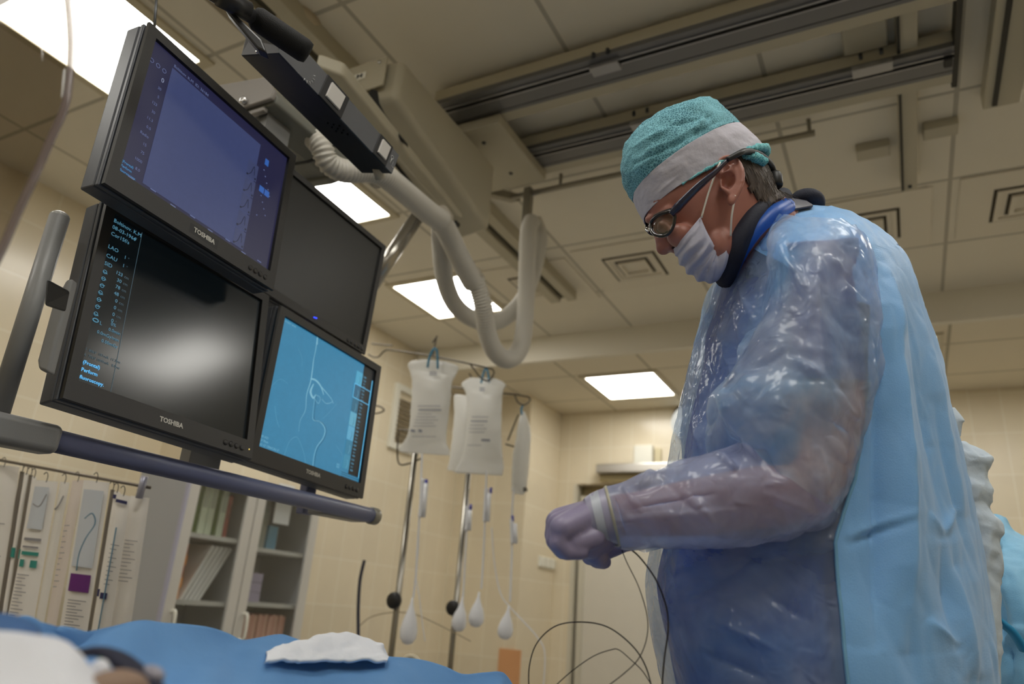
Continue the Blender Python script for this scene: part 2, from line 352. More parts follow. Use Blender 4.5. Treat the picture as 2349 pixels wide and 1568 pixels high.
# wall vent behind the fluid bags
p = onx(905, 885, -3.48); q = onx(948, 1012, -3.48)
o = empty('wall_vent', (-3.48, (p[1]+q[1])/2, q[2]), 'white framed slatted vent high on the wall behind the fluid bags', 'vent')
y0, y1, z0, z1 = p[1], p[1]+.34, q[2]-.12, p[2]+.03
mk('frame', *frame((y0, z0), (y1, z1), (y0+.05, z0+.05), (y1-.05, z1-.05), -3.48, -3.45, 0), white_pl, o, smooth=False)
mk('slats', *join(*[hexa([(-3.475, y0+.05, z0+.06+i*.035), (-3.475, y1-.05, z0+.06+i*.035), (-3.475, y1-.05, z0+.063+i*.035), (-3.475, y0+.05, z0+.063+i*.035), (-3.455, y0+.05, z0+.045+i*.035), (-3.455, y1-.05, z0+.045+i*.035), (-3.455, y1-.05, z0+.048+i*.035), (-3.455, y0+.05, z0+.048+i*.035)]) for i in range(int((z1-z0-.1)/.035))]), mat('vent dark', (120, 108, 84), .6), o, smooth=False)
# ------------------------------------------------------------------ ceiling lights
diff = emis('light diffuser', (255, 252, 244), LAMP_POWER); lframe = mat('light frame', (200, 190, 164), .5)
def ceiling_light(x0, x1, y0, y1, z, label):
    o = empty('ceiling_light', ((x0+x1)/2, (y0+y1)/2, z), label, 'ceiling light', 'recessed square ceiling lights')
    mk('diffuser', *box((x0+.012, y0+.012, z-.006), (x1-.012, y1-.012, z+.0)), diff, o, smooth=False)
    t = .028
    mk('frame', *frame((x0-t, y0-t), (x1+t, y1+t), (x0+.012, y0+.012), (x1-.012, y1-.012), z-.012, z), lframe, o, smooth=False)
for x0, x1, y0, y1, z, lb in (
    (-2.9, -2.32, .93, 1.47, H1, 'bright square ceiling light behind the top left of the upper monitor'),
    (-2.9, -2.32, 2.17, 2.76, H1, 'bright square ceiling light behind the upper right monitor'),
    (-2.9, -2.35, 3.53, 4.13, H1, 'bright square ceiling light behind the hanging ribbed hoses'),
    (-2.15, -1.57, 5.14, 5.77, H2, 'bright square light in the lower ceiling left of the gowned back'),
    (-.28, .31, 4.9, 5.45, H2, 'square ceiling light mostly hidden behind the gowned back'),
    (.68, 1.25, 2.6, 3.2, H1, 'square ceiling light outside the picture to the right'),
    (.4, .98, 1.3, 1.88, H1, 'square ceiling light outside the picture, nearer on the right'),
    (.68, 1.25, -.3, .3, H1, 'square ceiling light above the camera on the right'),
    (-2.9, -2.32, -.9, -.3, H1, 'square ceiling light behind the camera on the left'),
    (-1.0, -.4, -1.9, -1.3, H1, 'square ceiling light behind the camera'),
    (-.95, -.37, .05, .63, H1, 'square ceiling light above the table, outside the picture at the top'),  # added out of view to brighten the table, drape and gown
    (.35, .93, .05, .63, H1, 'square ceiling light above the camera, outside the picture'),  # also added unseen, lifts the light on table and person
    (1.3, 1.9, 4.9, 5.45, H2, 'square light in the lower ceiling outside the picture on the right')):
    ceiling_light(x0, x1, y0, y1, z, lb)
# ------------------------------------------------------------------ ceiling vents
vdark = mat('vent gap shade', (60, 52, 36), .8); vlite = mat('vent plate', (224, 216, 198), .6)  # dark gap frames hold the louvre shade as flat colour
def ceiling_vent(x, y, label, s=.3):
    o = empty('ceiling_vent', (x, y, H1), label, 'ceiling vent', 'square ceiling air vents')
    mk('plate', *box((x-s, y-s, H1-.008), (x+s, y+s, H1)), vlite, o, smooth=False, bevel=.002)
    for k, (r, h) in enumerate(((.16, .016), (.10, .022))):
        t = .015
        mk('louvre_gap_shade', *frame((x-r, y-r), (x+r, y+r), (x-r+t, y-r+t), (x+r-t, y+r-t), H1-.0095, H1-.0075), vdark, o, smooth=False)
        mk('louvre', *frame((x-r+t, y-r+t), (x+r-t, y+r-t), (x-r+t+.02, y-r+t+.02), (x+r-t-.02, y+r-t-.02), H1-h, H1-.0075), vlite, o, smooth=False)
ceiling_vent(-1.27, 3.78, 'square ceiling vent in front of the face of the gowned person')
ceiling_vent(-1.93, 3.84, 'square ceiling vent beside the hanging ribbed hose')
ceiling_vent(-.02, 3.74, 'square ceiling vent above the gowned back')
ceiling_vent(.69, 3.72, 'square ceiling vent at the right edge of the picture')
# ------------------------------------------------------------------ ceiling rails
beige = mat('beige enamel', (180, 173, 152), .42, bump=.15, bscale=400); alu = mat('aluminium rail', (120, 120, 122), .38, .7); alud = mat('aluminium groove', (64, 66, 70), .4, .6)
alul = mat('aluminium lip', (168, 168, 170), .3, .8)
zr = HC+1.9; blackp = mat('black plastic', (22, 22, 24), .45)
RX0, RX1 = -1.52, .315
def crossrail(y0, y1, label):
    o = empty('ceiling_rail', ((RX0+RX1)/2, (y0+y1)/2, zr), label, 'ceiling rail', 'cross rails of the ceiling track')
    mk('beam', *box((RX0, y0, zr+.02), (RX1, y1, zr+.07)), beige, o, smooth=False, bevel=.003)
    mk('flange', *box((RX0, y1-.05, zr-.0), (RX1, y1, zr+.03)), beige, o, smooth=False, bevel=.002)
    mk('track', *join(box((RX0, y0, zr), (RX1, y0+.045, zr+.02)), box((RX0, y0+.058, zr-.002), (RX1, y1-.075, zr+.02)), box((RX0, y1-.068, zr), (RX1, y1-.05, zr+.02))), alu, o, smooth=False)
    mk('lip', *join(box((RX0, y0+.03, zr-.006), (RX1, y0+.036, zr+.0)), box((RX0, y0+.055, zr-.006), (RX1, y0+.061, zr-.0))), alul, o, smooth=False)
    mk('end_stop', *box((RX1-.03, y0+.04, zr-.02), (RX1-.004, y0+.085, zr+.01)), blackp, o, smooth=False, bevel=.004)
    return o
r1 = crossrail(1.96, 2.16, 'grey aluminium ceiling rail, the one nearer the top edge of the picture')
r2 = crossrail(2.37, 2.57, 'grey aluminium ceiling rail passing behind the turquoise surgical cap')
def clamp(par, px, py, w=.11):
    p = onz(px, py, 1.9); mk('clamp', *join(box((p[0]-w/2, p[1]-.02, zr-.018), (p[0]+w/2, p[1]+.03, zr+.0)), box((p[0]-w/2, p[1]-.02, zr-.022), (p[0]+w/2, p[1]-.006, zr-.016))), alul, par, smooth=False, bevel=.002)
    for s in (-.25, .25): mk('bolt', *cyl((p[0]+s*w, p[1]-.05, zr+.0), (p[0]+s*w, p[1]-.05, zr+.02), .007, 10), alud, par)
clamp(r1, 1388, 148); clamp(r2, 1478, 278); clamp(r2, 2000, 150, .13)
tag(mk('rail_end_member', *join(box((RX1-.0, 1.9, zr-.0), (RX1+.018, 2.6, zr+.07))), mat('dark end bar', (44, 42, 36), .6), smooth=False, bevel=.002), 'dark bar joining the right ends of the two ceiling rails', 'rail')
def longbeam(x0, x1, y0, y1, label, slot=None, z0=.0, m=None):
    o = empty('ceiling_beam', ((x0+x1)/2, (y0+y1)/2, H1), label, 'ceiling beam', 'long ceiling beams')
    mk('beam', *box((x0, y0, zr+z0+.03), (x1, y1, H1-.0)), m or beige, o, smooth=False, bevel=.003)
    if slot: mk('slot', *box((slot[0], y0+.02, zr+z0+.022), (slot[1], y1-.02, zr+z0+.032)), mat('slot dark', (40, 38, 32), .6), o, smooth=False)
    return o
b = longbeam(.146, .21, 1.3, 3.33, 'narrow beige beam running away under the ceiling above the gowned back', (.146, .156))
mk('bracket', *box((-.02, 2.98, zr+.06), (.11, 3.06, H1)), beige, b, smooth=False, bevel=.004)
mk('bracket', *box((.235, 2.92, zr+.06), (.36, 3.0, H1)), beige, b, smooth=False, bevel=.004)
mk('screw', *cyl((.18, 3.29, zr+.022), (.18, 3.29, zr+.035), .008, 10), alud, b)
tag(mk('ceiling_panel', *box((-.02, 1.3, zr+.06), (.12, 2.36, H1)), beige, smooth=False, bevel=.003), 'flat beige panel between the two ceiling rails, at the right', 'ceiling panel')
b = longbeam(.43, .55, 1.0, 2.82, 'beige beam with a black slot at the top right corner', (.458, .474))
p = onz(2320, 205, 1.9)
o = empty('rail_trolley', (p[0]+.05, p[1], zr), 'pale trolley with black rollers cut by the right edge of the picture', 'trolley')
mk('plate', *box((.56, 2.25, zr+.03), (1.0, 2.75, zr+.05)), alu, o, smooth=False); mk('upper_bar', *box((.56, 2.32, zr-.0), (1.0, 2.44, zr+.03)), mat('trolley black', (30, 28, 26), .5), o, smooth=False)
mk('lower_bar', *box((.56, 2.5, zr-.0), (1.0, 2.56, zr+.03)), beige, o, smooth=False)
for y in (2.47, 2.62): mk('roller', *cyl((.60, y, zr-.012), (.60, y, zr+.03), .03, 20), blackp, o)
# long rail on the left that carries the monitor carriage
o = empty('ceiling_track', (-1.8, 2.4, H1), 'long grooved ceiling track running away above the carriage housing', 'ceiling rail')
mk('track', *join(box((-1.92, .8, zr+.03), (-1.85, 4.0, H1)), box((-1.80, .8, zr+.03), (-1.74, 4.0, H1))), beige, o, smooth=False, bevel=.003)
mk('groove', *box((-1.85, .8, zr+.06), (-1.80, 4.0, H1)), mat('track groove', (84, 78, 62), .6), o, smooth=False)
tag(mk('ceiling_plate', *box((-2.05, 1.15, H1-.012), (-1.83+.0, 1.5, H1)), mat('ceiling plate', (150, 138, 118), .6), smooth=False, bevel=.003), 'dull flat plate on the ceiling at the top edge', 'plate')
p = onz(668, 62, 1.98); o = empty('ceiling_dome', (p[0], p[1], H1), 'round pale dome on the ceiling beside the black handle', 'ceiling fitting')
mk('dome', *lathe([(.001, .05), (.06, .05), (.1, .03), (.11, 0)][::-1], (p[0], p[1], H1), (0, 0, -1), 32), mat('dome white', (196, 182, 156), .4), o)
# rod carrying the hose hanger
pa, pb = onz(1200, 447, 1.93), onz(1868, 298, 1.93); yR = pa[1]; zR = pa[2]
o = empty('hanging_rod', (pa[0], yR, zR), 'thin grey rod under the ceiling that carries the ribbed hoses', 'rod')
mk('rod', *cyl((pa[0]-.06, yR, zR), (pb[0], yR, zR), .014, 16), mat('rod grey', (150, 146, 134), .35, .5), o)
mk('end_clip', *hexa([(pa[0]-.18, yR-.07, zR-.01), (pa[0]-.13, yR-.07, zR-.01), (pa[0]-.03, yR+.03, zR-.01), (pa[0]-.08, yR+.03, zR-.01), (pa[0]-.18, yR-.07, zR+.03), (pa[0]-.13, yR-.07, zR+.03), (pa[0]-.03, yR+.03, zR+.03), (pa[0]-.08, yR+.03, zR+.03)]), mat('clip', (160, 152, 132), .5), o, smooth=False)
for x in (pa[0]+.2, pb[0]-.02): mk('ceiling_stay', *cyl((x, yR, zR), (x, yR, H1), .008, 10), mat('rod grey'), o)
hx = pa[0]+.03
mk('hanger', *join(box((hx-.02, yR-.02, zR-.19), (hx+.02, yR+.02, zR+.03))), mat('hanger', (140, 136, 124), .5), o, smooth=False, bevel=.005)
# ------------------------------------------------------------------ carriage housing
hz = HC; o = empty('carriage_housing', (-1.48, 1.9, hz+1.6), 'large beige tapered housing hanging under the ceiling rails', 'equipment housing')
rx, lx = -1.40, -1.575
c8 = [(lx, 1.57, hz+1.60), (rx, 1.59, hz+1.63), (rx, 1.60, hz+1.8), (lx, 1.57, hz+1.8),
      (lx, 2.29, hz+1.45), (rx, 2.29, hz+1.474), (rx, 2.29, hz+1.79), (lx, 2.29, hz+1.79)]
mk('shell', *hexa(c8), beige, o, bevel=.025, seg=5)
mk('cap_plate', *box((lx-.07, 1.5605, hz+1.67), (rx-.04, 1.568, hz+1.795)), beige, o, smooth=False, bevel=.003)
for x, z in ((lx+.02-.05, 1.775), (rx-.07, 1.775)): mk('screw', *cyl((x, 1.555, hz+z), (x, 1.565, hz+z), .007, 12), chrome, o)
mk('label_sticker', *box((lx+.0, 1.557, hz+1.725), (lx+.05, 1.5605, hz+1.752)), white_pl, o, smooth=False)
mk('sticker_print', *join(box((lx+.012, 1.5555, hz+1.731), (lx+.02, 1.557, hz+1.746)), box((lx+.02, 1.5555, hz+1.737), (lx+.036, 1.557, hz+1.741)), box((lx+.03, 1.5555, hz+1.731), (lx+.037, 1.557, hz+1.746))), blackp, o, smooth=False)
mk('hand_slot', *prism([at(x, y, 2.055) for x, y in ((845, 212), (852, 205), (866, 207), (870, 235), (884, 262), (905, 292), (935, 330), (900, 300), (866, 268), (846, 246))], FW*.02), mat('slot black', (14, 14, 12), .7), o, smooth=False)
# arm under the housing
o = empty('cantilever_beam', (-1.7, 1.9, hz+1.5), 'beige support arm running beside the tapered housing', 'equipment arm')
Pn = [at(640, 40, 1.85), at(700, 10, 1.9), at(810, 120, 2.1), at(760, 170, 2.05)]
R0, R1, L0, L1 = onz(786, 173, 1.45), onz(1062, 505, 1.42), onz(722, 150, 1.45), onz(1012, 478, 1.42)
def L3(p, dx=0, dz=0): return (p[0]+dx, p[1], p[2]+dz)
mk('arm_beam', *hexa([L0, R0, R1, L1, L0+UP*.05, R0+UP*.05, R1+UP*.028, L1+UP*.028]), beige, o, bevel=.010, seg=4)
mk('arm_slit', *hexa([(lx+.013, 1.60, hz+1.585), (lx+.02, 1.60, hz+1.585), (lx+.02, 2.2, hz+1.46), (lx+.013, 2.2, hz+1.46), (lx+.013, 1.6, hz+1.62), (lx+.02, 1.6, hz+1.62), (lx+.02, 2.2, hz+1.5), (lx+.013, 2.2, hz+1.5)]), mat('slot black'), o, smooth=False)
p = onz(1053, 508, 1.46); mk('arm_tip', *box((p[0]-.04, p[1]-.02, p[2]-.02), (p[0]+.0, p[1]+.01, p[2]-.005)), blackp, o, smooth=False)
# cross plate between the rails, right of the housing
q = [onz(1082, 307, 1.87), onz(1160, 303, 1.87), onz(1245, 362, 1.87), onz(1244, 395, 1.87), onz(1142, 413, 1.87)]
o = empty('rail_carriage', tuple(q[0]), 'beige carriage plate fixed across the ceiling rails right of the housing', 'carriage')
xa, xb = q[0][0]-.3, q[3][0]
mk('plate', *box((xa, 2.10, zr-.05), (xb+.0, 2.55, zr-.003)), beige, o, smooth=False, bevel=.004)
for px, py in ((1110, 327), (1172, 397)): s = onz(px, py, 1.85); mk('screw', *cyl((s[0], s[1], zr-.055), (s[0], s[1], zr-.045), .008, 10), alud, o)
# steel pipe behind the monitors
tag(mk('support_pipe', *cyl(at(975, 470, 2.35), at(820, 705, 2.35), .026, 24), mat('pipe satin', (176, 172, 164), .22, .85)), 'satin steel pipe slanting down behind the upper right monitor', 'pipe')
# ------------------------------------------------------------------ ribbed hoses
ribm = mat('ribbed hose', (204, 200, 190), .45, bump=.1)
def hose(name, P, r, parent, m=ribm, rib=.0022, pitch=.011):
    P = np.array([at(*q) for q in P]); S = spline(P, 400); L = np.concatenate([[0], np.cumsum(np.linalg.norm(np.diff(S, axis=0), axis=1))])
    n = int(L[-1]/pitch*4); s = np.linspace(0, L[-1], n); Q = np.stack([np.interp(s, L, S[:, k]) for k in range(3)], 1)
    rr = np.interp(s, [0, L[-1]], r if isinstance(r, (list, tuple)) else [r, r])+rib*np.where(np.arange(n) % 4 < 2, 1, -1)
    return mk(name, *tube(Q, rr, 20), m, parent)
o = empty('ribbed_hose', at(1100, 600, 2.6), 'thick cream ribbed hose running from the monitors and hanging in a deep loop', 'hose', 'ribbed cable hoses')
hose('hose_tube', [(716, 312, 1.64), (738, 338, 1.64), (752, 372, 1.66), (790, 392, 1.7), (840, 392, 1.75), (880, 402, 1.8), (935, 446, 1.95), (985, 488, 2.1), (1012, 505, 2.18)], [.028, .036], o)
hose('hose_tube', [(1008, 500, 2.2), (1030, 540, 2.3), (1058, 598, 2.4), (1085, 648, 2.5)], [.036, .038], o)
hose('hose_tube', [(1090, 640, 2.5), (1108, 700, 2.55), (1116, 755, 2.62), (1135, 805, 2.7), (1168, 824, 2.8), (1196, 790, 2.9), (1206, 700, 2.97), (1209, 600, 3.03), (1212, 530, 3.07), (1221, 505, 3.1)], [.034, .038], o)
for px, py, d, r in ((1009, 500, 2.2, .043), (1084, 640, 2.5, .044), (868, 400, 1.8, .036)):
    c = at(px, py, d); dr = at(px+10, py+14, d)-c; dr /= np.linalg.norm(dr); mk('coupling', *cyl(c-dr*.02, c+dr*.02, r, 24), mat('coupling', (184, 176, 160), .4), o)
o = empty('ribbed_hose', at(1130, 700, 2.9), 'cream ribbed hose behind, hanging in the shallower second loop', 'hose', 'ribbed cable hoses')
hose('hose_tube', [(1012, 505, 2.3), (1012, 560, 2.4), (1020, 640, 2.55), (1045, 700, 2.7), (1090, 733, 2.8), (1140, 737, 2.95), (1182, 708, 3.05), (1212, 660, 3.12), (1232, 590, 3.18), (1238, 540, 3.2), (1226, 505, 3.2)], [.032, .036], o)
# ================================================================== MONITORS
from mathutils import Quaternion
mplastic = mat('monitor plastic', (50, 49, 48), .42, bump=.12, bscale=900); mside = mat('monitor side', (72, 76, 84), .38, var=.25, vscale=30, stretch=(1, 1, .3))
mblack = mat('monitor inner edge', (8, 8, 9), .5)
logo_m = mat('logo silver', (190, 188, 180), .35, .3)
class Mon: pass
def monitor(center, rv, w, h, label, screen_m, logo=True, depth=.055, bez=(.020, .020, .020, .036), buttons=4, wall=None):
    m = Mon(); rv = np.array(rv); t = np.linalg.norm(rv)
    q = Quaternion(Vector(rv/t), t); m.R = np.array(q.to_matrix()); m.c = np.array(center)+np.array([0, 0, HC])
    m.o = o = empty('monitor', tuple(m.c), label, 'monitor', 'four screens of the monitor bank', rot=q)
    l, r_, t_, b_ = bez; W, H = w/2, h/2; m.W, m.H, m.bez = W, H, bez
    def lb(a, b): return box(np.array(a, float), np.array(b, float))
    mk('housing', *lb((-depth, -W, -H), (-depth*.42, W, H)), mside, o, smooth=False, local=True, bevel=.003)
    mk('front_shell', *lb((-depth*.40, -W, -H), (-.013, W, H)), mside, o, smooth=False, local=True, bevel=.002)
    mk('back_cover', *hexa([(-depth, -W*.8, -H*.8), (-depth, W*.8, -H*.8), (-depth, W*.8, H*.8), (-depth, -W*.8, H*.8), (-depth-.02, -W*.6, -H*.6), (-depth-.02, W*.6, -H*.6), (-depth-.02, W*.6, H*.6), (-depth-.02, -W*.6, H*.6)]), mplastic, o, smooth=False, local=True)
    # bezel ring with a bevelled inner edge
    ou = [(-W, -H), (W, -H), (W, H), (-W, H)]; inn = [(-W+l, -H+b_), (W-r_, -H+b_), (W-r_, H-t_), (-W+l, H-t_)]
    V = [(-.006, *p) for p in ou]+[(0, p[0]*.995, p[1]*.995) for p in ou]+[(0, *p) for p in inn]+[(-.007, p[0]*.994, p[1]*.994) for p in inn]
    F = []
    for k in range(3):
        for i in range(4): j = (i+1) % 4; F.append((k*4+i, k*4+j, k*4+4+j, k*4+4+i))
    mk('bezel', V, F[:8], mplastic, o, smooth=False, local=True)
    mk('inner_edge', [V[i] for i in range(8, 16)], [(0, 1, 5, 4), (1, 2, 6, 5), (2, 3, 7, 6), (3, 0, 4, 7)], mblack, o, smooth=False, local=True)
    m.sx = -.0065; m.y0, m.y1, m.z0, m.z1 = -W+l, W-r_, -H+b_, H-t_
    m.scr = mk('screen', *lb((-.02, m.y0, m.z0), (m.sx, m.y1, m.z1)), screen_m, o, smooth=False, local=True)
    if logo:
        lg = text_mesh('logo', 'TOSHIBA', .0125, logo_m, o, lambda x, y, z: (.0003+z, x, -H+b_*.42+y), align='CENTER', bold=.0004)
    for i in range(buttons): mk('button', *lathe([(.001, .0), (.0055, 0), (.0055, .002), (.003, .003), (.001, .003)], (-.0005, W-.075+i*.0145, -H+b_*.45), (1, 0, 0), 16), mplastic, o, local=True)
    return m
def loc_of(m, px, py):
    """picture point -> screen y, z in the monitor's own frame"""
    n = m.R[:, 0]; p0 = m.c + n*m.sx; r = ray(px, py); t = (p0-C0).dot(n)/r.dot(n); P = C0+r*t
    q = m.R.T @ (P-m.c); return q[1], q[2]
def quad_on(m, name, y0, y1, z0, z1, mt, lift=.0004, par=None):
    return mk(name, [(m.sx+lift, y0, z0), (m.sx+lift, y1, z0), (m.sx+lift, y1, z1), (m.sx+lift, y0, z1)], [(0, 1, 2, 3)], mt, par or m.scr, smooth=False, local=True)
def ribbon_on(m, name, P, w, mt, lift=.0006, n=60, par=None):
    S = spline(P, n) if len(P) > 2 else np.array(P, float); T = np.gradient(S, axis=0); T /= np.linalg.norm(T, axis=1)[:, None]+1e-9
    ww = np.interp(np.linspace(0, 1, len(S)), np.linspace(0, 1, len(np.atleast_1d(w))), np.atleast_1d(w)) if len(np.atleast_1d(w)) > 1 else np.full(len(S), float(np.atleast_1d(w)[0]))
    Nn = np.stack([-T[:, 1], T[:, 0]], 1)
    V = [(m.sx+lift, *(s+n_*k/2)) for s, n_, k in zip(S, Nn, ww)]+[(m.sx+lift, *(s-n_*k/2)) for s, n_, k in zip(S, Nn, ww)]
    k = len(S); return V, [(i, i+1, k+i+1, k+i) for i in range(k-1)]
def txt(m, s, y, z, size, mt, align='LEFT', name='screen_text', bold=0, sx=1, par=None):
    return text_mesh(name, s, size, mt, par or m.scr, lambda a, b, c: (m.sx+.0006+c, y+a, z+b), ext=.00005, align=align, bold=bold, sx=sx)
def screen_mat(name, c, s, rough=.3, noise_amt=0, nscale=60, base=(6, 7, 8), grad=None):
    m = bpy.data.materials.new(name); MATS[name] = m; m.use_nodes = True; nt = m.node_tree; L = nt.links
    b = nt.nodes['Principled BSDF']; b.inputs['Base Color'].default_value = lin(base); b.inputs['Roughness'].default_value = rough
    b.inputs['Emission Strength'].default_value = s; b.inputs['Emission Color'].default_value = lin(c)
    if noise_amt:
        tc = nt.nodes.new('ShaderNodeTexCoord'); n = nt.nodes.new('ShaderNodeTexNoise'); n.inputs['Scale'].default_value = nscale; n.inputs['Detail'].default_value = 8; n.inputs['Roughness'].default_value = .7
        L.new(tc.outputs['Object'], n.inputs['Vector'])
        mx = nt.nodes.new('ShaderNodeMix'); mx.data_type = 'RGBA'; lc = lin(c)
        mx.inputs[6].default_value = tuple(v*(1-noise_amt) for v in lc[:3])+(1,); mx.inputs[7].default_value = tuple(min(1, v*(1+noise_amt)) for v in lc[:3])+(1,)
        L.new(n.outputs['Fac'], mx.inputs[0]); L.new(mx.outputs[2], b.inputs['Emission Color'])
    return m
# upper left screen: dim violet-blue live image
sm1 = screen_mat('screen violet', (38, 38, 68), .8, .35)
m1 = monitor((-1.097, .775, .757), (-.01, -.051, .084), .41, .337, 'black monitor with a dim violet-blue screen, upper left of the bank', sm1)
e_mid = screen_mat('screen mid blue', (72, 82, 128), .62, .35, .12, 90)
e_thumb = screen_mat('screen thumb blue', (72, 80, 120), .62, .35, .3, 40)
t_dim = emis('dim screen text', (110, 124, 170), .7); t_cyan = emis('screen cyan', (60, 150, 205), .9); t_dark = emis('screen dark line', (30, 34, 58), .6); t_ico = emis('icon blue', (52, 100, 180), .8)
def pq(m, pts): return [loc_of(m, *p) for p in pts]
(a0_, a1_), (b0_, b1_) = loc_of(m1, 393, 152), loc_of(m1, 545, 560)
ya = loc_of(m1, 360, 290)[0]; yb1 = loc_of(m1, 570, 420)[0]; zt = loc_of(m1, 395, 155)[1]; zb = loc_of(m1, 325, 418)[1]
quad_on(m1, 'image_area', ya, yb1+.012, zb, zt, e_mid)
th0 = yb1-.012
for i in range(5):
    z1_ = zt-.052-i*(zt-zb-.05)/5; z0_ = z1_-(zt-zb-.05)/5+.002
    quad_on(m1, 'thumbnail', th0, yb1+.018, z0_, z1_, e_thumb, .0008)
    V, F = ribbon_on(m1, 'x', [(th0+.004, z0_+.004), (th0+.012, z0_+.012), (th0+.018, z0_+.03), (th0+.022, z0_+.012)], .0014, t_dark, .0012); mk('thumbnail_trace', V, F, t_dark, m1.scr, local=True)
    V, F = join(*[([(m1.sx+.0011, a_, b_) for a_, b_ in ((th0+x, z0_+z), (th0+x+.004, z0_+z), (th0+x+.004, z0_+z+.004), (th0+x, z0_+z+.004))], [(0, 1, 2, 3)]) for x, z in ((.001, .002), (.024, .003))]); mk('thumbnail_mark', V, F, t_dark, m1.scr, smooth=False, local=True)
txt(m1, 'Boltinov. K.M  ID: 36184', ya+.002, zt+.004, .0085, t_dim)
for i, s in enumerate(('30', '5', '123', '30', '11.3', '0.0', 'Radio', '15', '75', '1000', '8.0')): txt(m1, s, ya-.010, zt-.062-i*.0172, .0078, t_dim, 'RIGHT')
txt(m1, '0', ya-.012, zt-.044, .013, emis('screen pale text', (150, 160, 190), .8), 'CENTER')
for i, s in enumerate(('(Frontal)', 'Perform', 'fluoroscopy.')): txt(m1, s, m1.y0+.003, m1.z0+.022-i*.0085, .0065, t_cyan)
for i in range(3):
    V, F = tube([(m1.sx+.001, ya-.042+i*.014+.004*math.cos(k*PI/6), zt-.02+.004*math.sin(k*PI/6)) for k in range(13)], .0004, 6); mk('screen_icon', V, F, t_dim, m1.scr, local=True)
yr = yb1+.026
quad_on(m1, 'screen_key', yr+.006, yr+.017, zt-.035, zt-.02, t_ico, .0008)
for k in (0, 1): quad_on(m1, 'screen_key', yr+.004+k*.016, yr+.018+k*.016, zt-.102, zt-.088, t_ico, .0008)
for i in range(10): quad_on(m1, 'screen_key', yr+.006+(i*37 % 30)*.001, yr+.009+(i*37 % 30)*.001, zt-.05-.012*i, zt-.0475-.012*i, t_dim, .0008)
for k in range(8): quad_on(m1, 'screen_status', m1.y0+.02+k*.045, m1.y0+.032+k*.045, m1.z0+.004+(k % 2)*.004, m1.z0+.006+(k % 2)*.004, t_dim, .0008)
quad_on(m1, 'logo_plate', -.035+.005, .035+.005, -m1.H+.009, -m1.H+.028, mat('logo plate', (28, 28, 30), .4), .0067, m1.o)
for c in m1.o.children:
    if c.name.startswith('logo') and 'plate' not in c.name: c.location = (.0006, .005, 0)
# lower left screen: black with blue read-outs
sm3 = screen_mat('screen black', (16, 24, 28), .28, .165, 0); sm3.node_tree.nodes['Principled BSDF'].inputs['Specular IOR Level'].default_value = .8
sm3.node_tree.nodes['Principled BSDF'].inputs['Base Color'].default_value = (.012, .014, .015, 1)
m3 = monitor((-1.166, .845, .440), (-.02, -.142, .039), .41, .374, 'black monitor with a dark screen of blue read-outs, lower left of the bank', sm3)
tb = emis('readout blue', (92, 150, 176), .75); tbb = emis('readout bright', (90, 180, 235), 1.1); tg = emis('readout grey', (84, 112, 124), .6)
yl = m3.y0+.004; yv = loc_of(m3, 318, 570)[0]; zz = m3.z1
for s, zo in (('Boltinov. K.M', .012), ('08-03-1966', .0255), ('Cor15f/s', .039)): txt(m3, s, yl, zz-zo, .0105, tb)
txt(m3, 'F', yv-.012, zz-.025, .0095, tb)
for s, zo in (('LAO', .066), ('CAU', .084), ('SID', .1)): txt(m3, s, yl, zz-zo, .0105, tb)
for s, u, zo in (('1', '°', .070), ('1', '°', .087), ('123', 'cm', .106), ('30', 'cm', .119), ('78', 'cm', .132), ('48', 'cm', .145), ('0', 'cm', .158), ('0', 'cm', .171), ('0', 'cm', .184), ('0', '°', .196)):
    txt(m3, s, yv-.02, zz-zo, .0095, tb, 'RIGHT'); txt(m3, u, yv-.017, zz-zo, .0078, tg)
for i in range(7):
    z = zz-.113-i*.0135; V, F = join(tube([(m3.sx+.001, yl+.004+.0035*math.cos(k*PI/4), z+.0035*math.sin(k*PI/4)) for k in range(9)], .0005, 6), tube([(m3.sx+.001, yl, z), (m3.sx+.001, yl+.009, z+.002*(i % 3-1))], .0005, 6)); mk('screen_icon', V, F, tb, m3.scr, local=True)
txt(m3, 'L', yl+.014, zz-.209, .0095, tb)
V, F = tube([(m3.sx+.001, yl+.006+.005*math.cos(k*PI/6), zz-.205+.003*math.sin(k*PI/6)) for k in range(13)], .0009, 6); mk('screen_icon', V, F, tb, m3.scr, local=True)
txt(m3, '0%', yl+.034, zz-.202, .0085, tb)
for s, zo in (('0.0min', .213), ('0.0mGy/min', .2255), ('0.00mGy', .2375)): txt(m3, s, yv-.003, zz-zo, .0085, tb, 'RIGHT')
txt(m3, 'F  80kV  181mA  11.3ms', yl-.001, zz-.262, .0066, tg, sx=1.0); txt(m3, 'R  75kV 1000mA   8.0ms', yl-.001, zz-.272, .0066, tg)
for s, zo in (('(Frontal)', .285), ('Perform', .298), ('fluoroscopy.', .311)): txt(m3, s, yl, zz-zo, .0088, tbb, bold=.0002)
quad_on(m3, 'divider_line', yv, yv+.0009, m3.z0, m3.z1, tg)
mk('power_light', *ellipsoid((.0, m3.W-.012, -m3.H+.018), .001, .0015, .0015, n=8), emis('amber led', (220, 190, 90), 1.5), m3.o, local=True)
